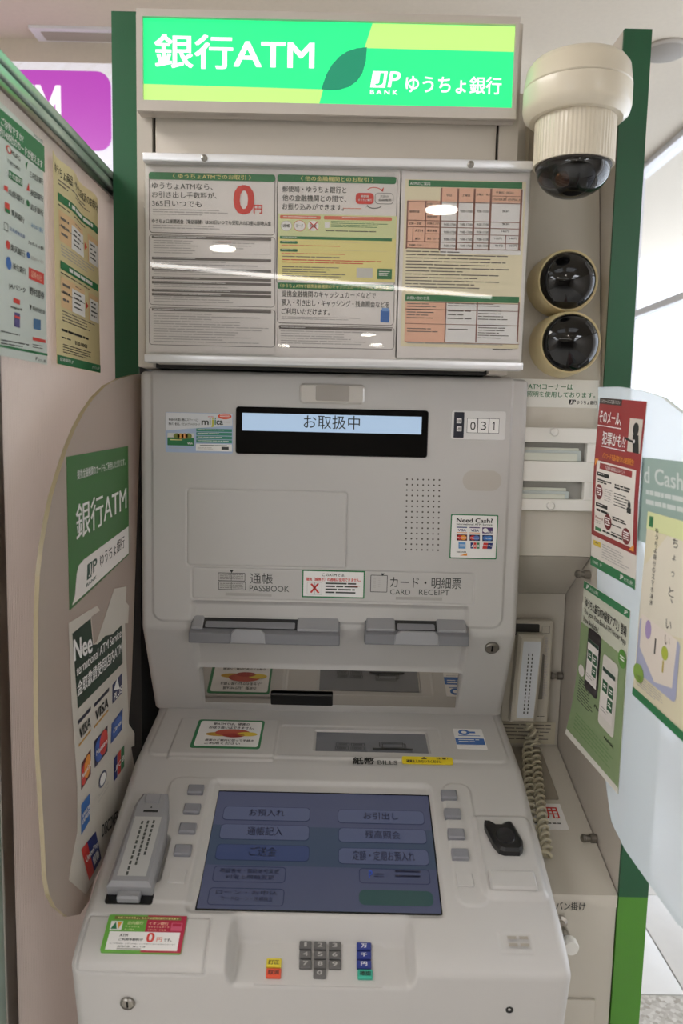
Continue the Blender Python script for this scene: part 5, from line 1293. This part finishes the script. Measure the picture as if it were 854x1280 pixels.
phone(.20, .25, .50, .63, mat((46, 40, 44), .3, name='app_phone_dark')); phone(.56, .33, .87, .74, mat((224, 220, 212), .3, name='app_phone_white'))
s.ov(.93, .275, .075, .05, mat((90, 150, 60), .4, name='badge_green'), 5); s.r(.89, .26, .97, .29, 2, WHT, 6, .5, 0); s.ov(.11, .55, .07, .035, PAPER, 5)
s.t('iPhone', .46, .66, .60, .68, INKD, 4, .02); s.t('Android', .70, .77, .88, .79, INKD, 4, .02); s.r(.08, .6, .45, .75, 9, INK, 4); s.r(.12, .82, .9, .93, 5, mat((116, 150, 96), .4, name='faint_green_ink'), 4)
s.build('print', o)

# pale poster nearer the entrance of the right screen, and one with the screen's haze painted into its colours
u0 = RW.uv(812, 640)[0]; vt = RW.uv(815, 640)[1]; vb = RW.uv(854, 925)[1]
s = Sheet(RW.off(.0012), (u0 - .0, vt), (u0 + .20, vt), (u0 + .20, vb), (u0 - .012, vb))
o = s.sheet('phone_poster', 'pale yellow poster with a lilac phone drawing on the pale screen', mat((224, 216, 188), .4, name='poster_pale_yellow'))
LIL = mat((172, 176, 204), .4, name='lilac_ink'); LPK = mat((230, 220, 210), .4, name='pale_pink_ink')
s.pg([(.0, .30), (.5, 0), (1, 0), (1, .5), (.0, .62)][::-1], mat((226, 220, 204), .4, name='poster_pale_cream'), 1); s.q(0, 0, 1, .09, LGN, 2)
s.t('J', .05, .03, .09, .07, GRN, 3, .04); s.q(.04, .02, .11, .075, mat((60, 130, 80), .4, name='poster_mark_green'), 2.6)
for i, (ch, f0, f1) in enumerate((('ち', 0, 1), ('ょ', .2, .8), ('っ', .2, .8), ('と', 0, 1), ('、', .6, .9), ('い', 0, 1), ('い', 0, 1))): s.t(ch, .44 + .08 * (f0 if ch != '、' else .5), .09 + i * .08 + (.0 if ch != '、' else -.028), .44 + .08 * f1, .09 + i * .08 + .045 * (f1 - f0) - (.0 if ch != '、' else .02), INK, 3, 0)
for i in range(12): s.t('ゆうちょ銀行のスマホ決済'[i], .16, .07 + i * .034, .21, .095 + i * .034, INK, 3)
s.pg(rr(.02, .56, .66, .86, .06), LIL, 2); s.pg([(.05, .54), (.62, .56), (.60, .80), (.34, .84), (.06, .72)][::-1], LPK, 3)
s.ov(.18, .60, .05, .05, mat((170, 150, 196), .4, name='violet_ink'), 4); s.ov(.46, .66, .05, .035, mat((176, 190, 70), .4, name='lime_leaf_ink'), 4); s.q(.3, .62, .32, .70, INKD, 4); s.q(.44, .7, .46, .76, mat((190, 170, 60), .4, name='mustard_ink'), 4)
s.ov(.08, .86, .09, .05, mat((140, 176, 80), .4, name='grass_ink'), 4); s.r(.06, .87, .5, .93, 5, INKL, 4); s.q(0, .955, 1, 1, GRN, 3)
s.build('print', o)
u0 = RW.uv(803, 575)[0]; vt = RW.uv(808, 572)[1]; FT = mat((150, 174, 168), .4, name='hazed_teal_film'); FW = mat((206, 214, 212), .4, name='hazed_white_ink')  # both tones paled: the milky screen's haze is mixed into the colours
s = Sheet(RW.off(-.0002), (u0, vt), (u0 + .20, vt), (u0 + .20, vt - .12), (u0, vt - .12), .0004)
o = s.sheet('cash_poster', 'faded teal film with white Cash lettering partly covered by the pale yellow poster', FT, .0003)
s.textq('d', (806, 582), (812.5, 583.2), (806, 603), FW, 0, .02); s.textq('Cash?', (819, 585), (862, 593.5), (819, 605), FW, 0, .02)
s.rowsq((808, 612), (862, 623), (808, 619), 1, FW, 0, .8, 0); s.rowsq((808, 624), (862, 636), (808, 631), 1, FW, 0, .8, 0)
s.build('print', o)

# ------------------------------------------------------------------ posters on the partition
P1 = PF.off(.006)
vt, vb = P1.uv(52, 176)[1], P1.uv(58, 456)[1]; ur = P1.uv(55.5, 300)[0]
s = Sheet(P1, (ur - .22, vt), (ur, vt), (ur, vb), (ur - .22, vb))
o = s.sheet('bank_list_poster', 'grey-green poster listing many banks on the partition', mat((204, 212, 206), .45, name='poster_grey_green'))
p = s
p.poly([(-6, 131), (54.5, 183), (55, 216), (-6, 165)][::-1], GRN, 2)
p.textq('ご存知ですか?', (0, 145), (28, 169), (0, 156), WHT, 3, .02); p.textq('約1400社のカードが使えます', (-2, 156), (52, 201), (-2, 168), WHT, 3, .02)
def bank(tx, x0, y0, x1, y1, hgt, m=INKD): p.textq(tx, (x0, y0), (x1, y1), (x0, y0 + hgt), m, 3, .015)
bank('MUFG', 13, 187, 24, 196, 6, INK); p.oval(10, 187, 3, 5, RED, 2); p.oval(10, 187, 1.8, 3.2, mat((204, 212, 206), .45, name='poster_grey_green'), 3)
bank('三菱UFJ銀行', 8, 198, 24, 210, 5, INK); p.poly([(10, 212), (27, 224), (27, 234), (10, 222)][::-1], GRN, 2); bank('りそな銀行', 6, 211, 26, 225, 7, WHT)
bank('三井住友銀行', 36, 213, 53, 224, 8, INK); p.poly([(31, 204), (34, 202), (32, 212)][::-1], GRN, 2)
bank('秋田銀行', 37, 236, 53, 245, 8); p.poly([(32, 238), (35, 229), (36, 239)][::-1], RED, 2); bank('山形銀行', 10, 235, 29, 248, 8); p.poly([(4, 231), (9, 234), (9, 240), (4, 237)][::-1], RED, 2)
bank('岩手銀行', 37, 254, 53, 263, 8); p.oval(34, 254, 2, 4, GRN, 2); bank('東邦銀行', 13, 261, 29, 272, 8); p.poly([(5, 252), (11, 255), (11, 268), (5, 264)][::-1], RED, 2); p.poly([(5, 259), (11, 263), (11, 268), (5, 264)][::-1], GRN, 3)
bank('みちのく銀行', 38, 278, 53, 286, 6, mat((110, 150, 190), .5, name='pale_blue_ink')); bank('日本政策投資', 11, 283, 30, 294, 5, mat((110, 130, 170), .5, name='slate_blue_ink')); p.line_box(4, 277, 9, 287, INK, 2, 0, .001)
bank('ジャパンネット銀行', 34, 300, 54, 309, 5); bank('楽天銀行', 12, 304, 30, 314, 9); p.oval(9, 306, 2.6, 5.5, RED, 2); bank('住信SBIネット銀行', 37, 319, 54, 326, 5, INKL)
p.oval(34.5, 319, 2, 4, BLU, 2); p.oval(10, 329, 3.4, 8, BLU, 2); bank('新生銀行', 15, 328, 31, 336, 8); p.poly([(35, 334), (54, 342), (54, 356), (35, 348)][::-1], RED, 2); bank('証券会社', 38, 338, 51, 344, 8, PNK)
bank('JAバンク', 10, 353, 31, 360, 8); bank('野村證券', 36, 358, 54, 365, 10); p.poly([(16, 372), (24, 375), (24, 381), (16, 378)][::-1], RED, 2); bank('労働金庫', 12, 382, 27, 386, 3); bank('明治安田生命', 40, 382, 55, 388, 6, INK); p.poly([(36, 380), (39, 382), (37, 388)][::-1], INK, 2)
p.poly([(17, 390), (24, 392), (24, 410), (17, 408)][::-1], mat((80, 74, 130), .5, name='indigo_ink'), 2); p.poly([(17, 394), (24, 396), (24, 399), (17, 397)][::-1], RED, 3); p.poly([(41, 398), (50, 400), (50, 413), (41, 411)][::-1], mat((70, 110, 150), .5, name='steel_blue_ink'), 2)
p.rowsq((0, 413), (34, 421), (0, 417), 1, INK, 2); p.rowsq((0, 424), (38, 431), (0, 432), 2, INKD, 2); p.poly([(40, 421), (56, 425), (56, 429), (40, 425)][::-1], RED, 2); p.rowsq((40, 430), (56, 433), (40, 436), 2, INK, 2)
p.poly([(-4, 430), (58.5, 442), (58.5, 445), (-4, 433)][::-1], GRN, 2); p.textq('JP', (43, 446), (46, 446.5), (43, 450), GT, 3, .03); p.textq('ゆうちょ銀行', (47, 448), (57, 450), (47, 452), INKD, 3); p.textq('JP ゆうちょ銀行', (42, 167), (53, 176), (42, 171), INK, 3)
p.build('print', o)
P2 = PF.off(.006, lambda u, v: .003 + .003 * math.sin(u * 60) * max(0, (v - 1.80) / .12))
vt, vb = PF.off(.006).uv(63, 188)[1], PF.off(.006).uv(123, 466)[1]; u0, u1 = PF.off(.006).uv(66, 330)[0], PF.off(.006).uv(121, 330)[0]
s = Sheet(P2, (u0, vt), (u1, vt - .012), (u1, vb), (u0, vb))
o = s.sheet('service_notice', 'pale yellow notice with green bars curling on the partition', mat((222, 208, 160), .45, name='notice_yellow'))
s.t('ゆうちょ商品・サービス改定のお知らせ', .05, .035, .97, .085, INKD, 2, .015); s.r(.12, .10, .86, .135, 2, BAR, 2)
for b0 in (.165, .49): s.q(.1, b0, .97, b0 + .04, GRN, 2); s.r(.28, b0 + .01, .82, b0 + .03, 1, WHT, 3, .9, 0); s.r(.1, b0 + .055, .8, b0 + .07, 1, INK, 2)
TB = mat((232, 196, 150), .45, name='notice_tan')
for b0, n_ in ((.245, 2), (.565, 3)):
    s.q(.1, b0, .62, b0 + .15, TB, 2); s.q(.72, b0, .97, b0 + .15, TB, 2); s.q(.33, b0 + .03, .62, b0 + .15, WHT, 3); s.q(.74, b0 + .03, .97, b0 + .15, WHT, 3); s.q(.1, b0 + .075, .62, b0 + .078, BAR, 4)
    s.r(.13, b0 + .03, .3, b0 + .14, 3, BAR, 4); s.r(.37, b0 + .045, .58, b0 + .14, 4, INK, 4); s.r(.77, b0 + .045, .94, b0 + .14, 4, INK, 4); s.pg([(.65, b0 + .06), (.65, b0 + .10), (.7, b0 + .08)], RED, 4); s.r(.4, b0 + .01, .6, b0 + .02, 1, BAR, 4)
s.r(.12, .41, .9, .47, 4, INKL, 2); s.r(.12, .73, .9, .79, 4, BAR, 2); s.r(.1, .82, .7, .835, 1, INKD, 2, .8, 0); s.t('0120-108420', .38, .86, .66, .88, INKD, 3, .02); s.r(.1, .86, .34, .88, 1, INK, 2); s.r(.12, .895, .85, .945, 4, INKD, 2)
s.q(0, .955, 1, 1, GRN, 2); s.t('JP ゆうちょ銀行', .78, .968, .97, .988, WHT, 3, .01); s.t('日本郵政 JP', .06, .965, .34, .985, WHT, 3)
s.build('print', o)
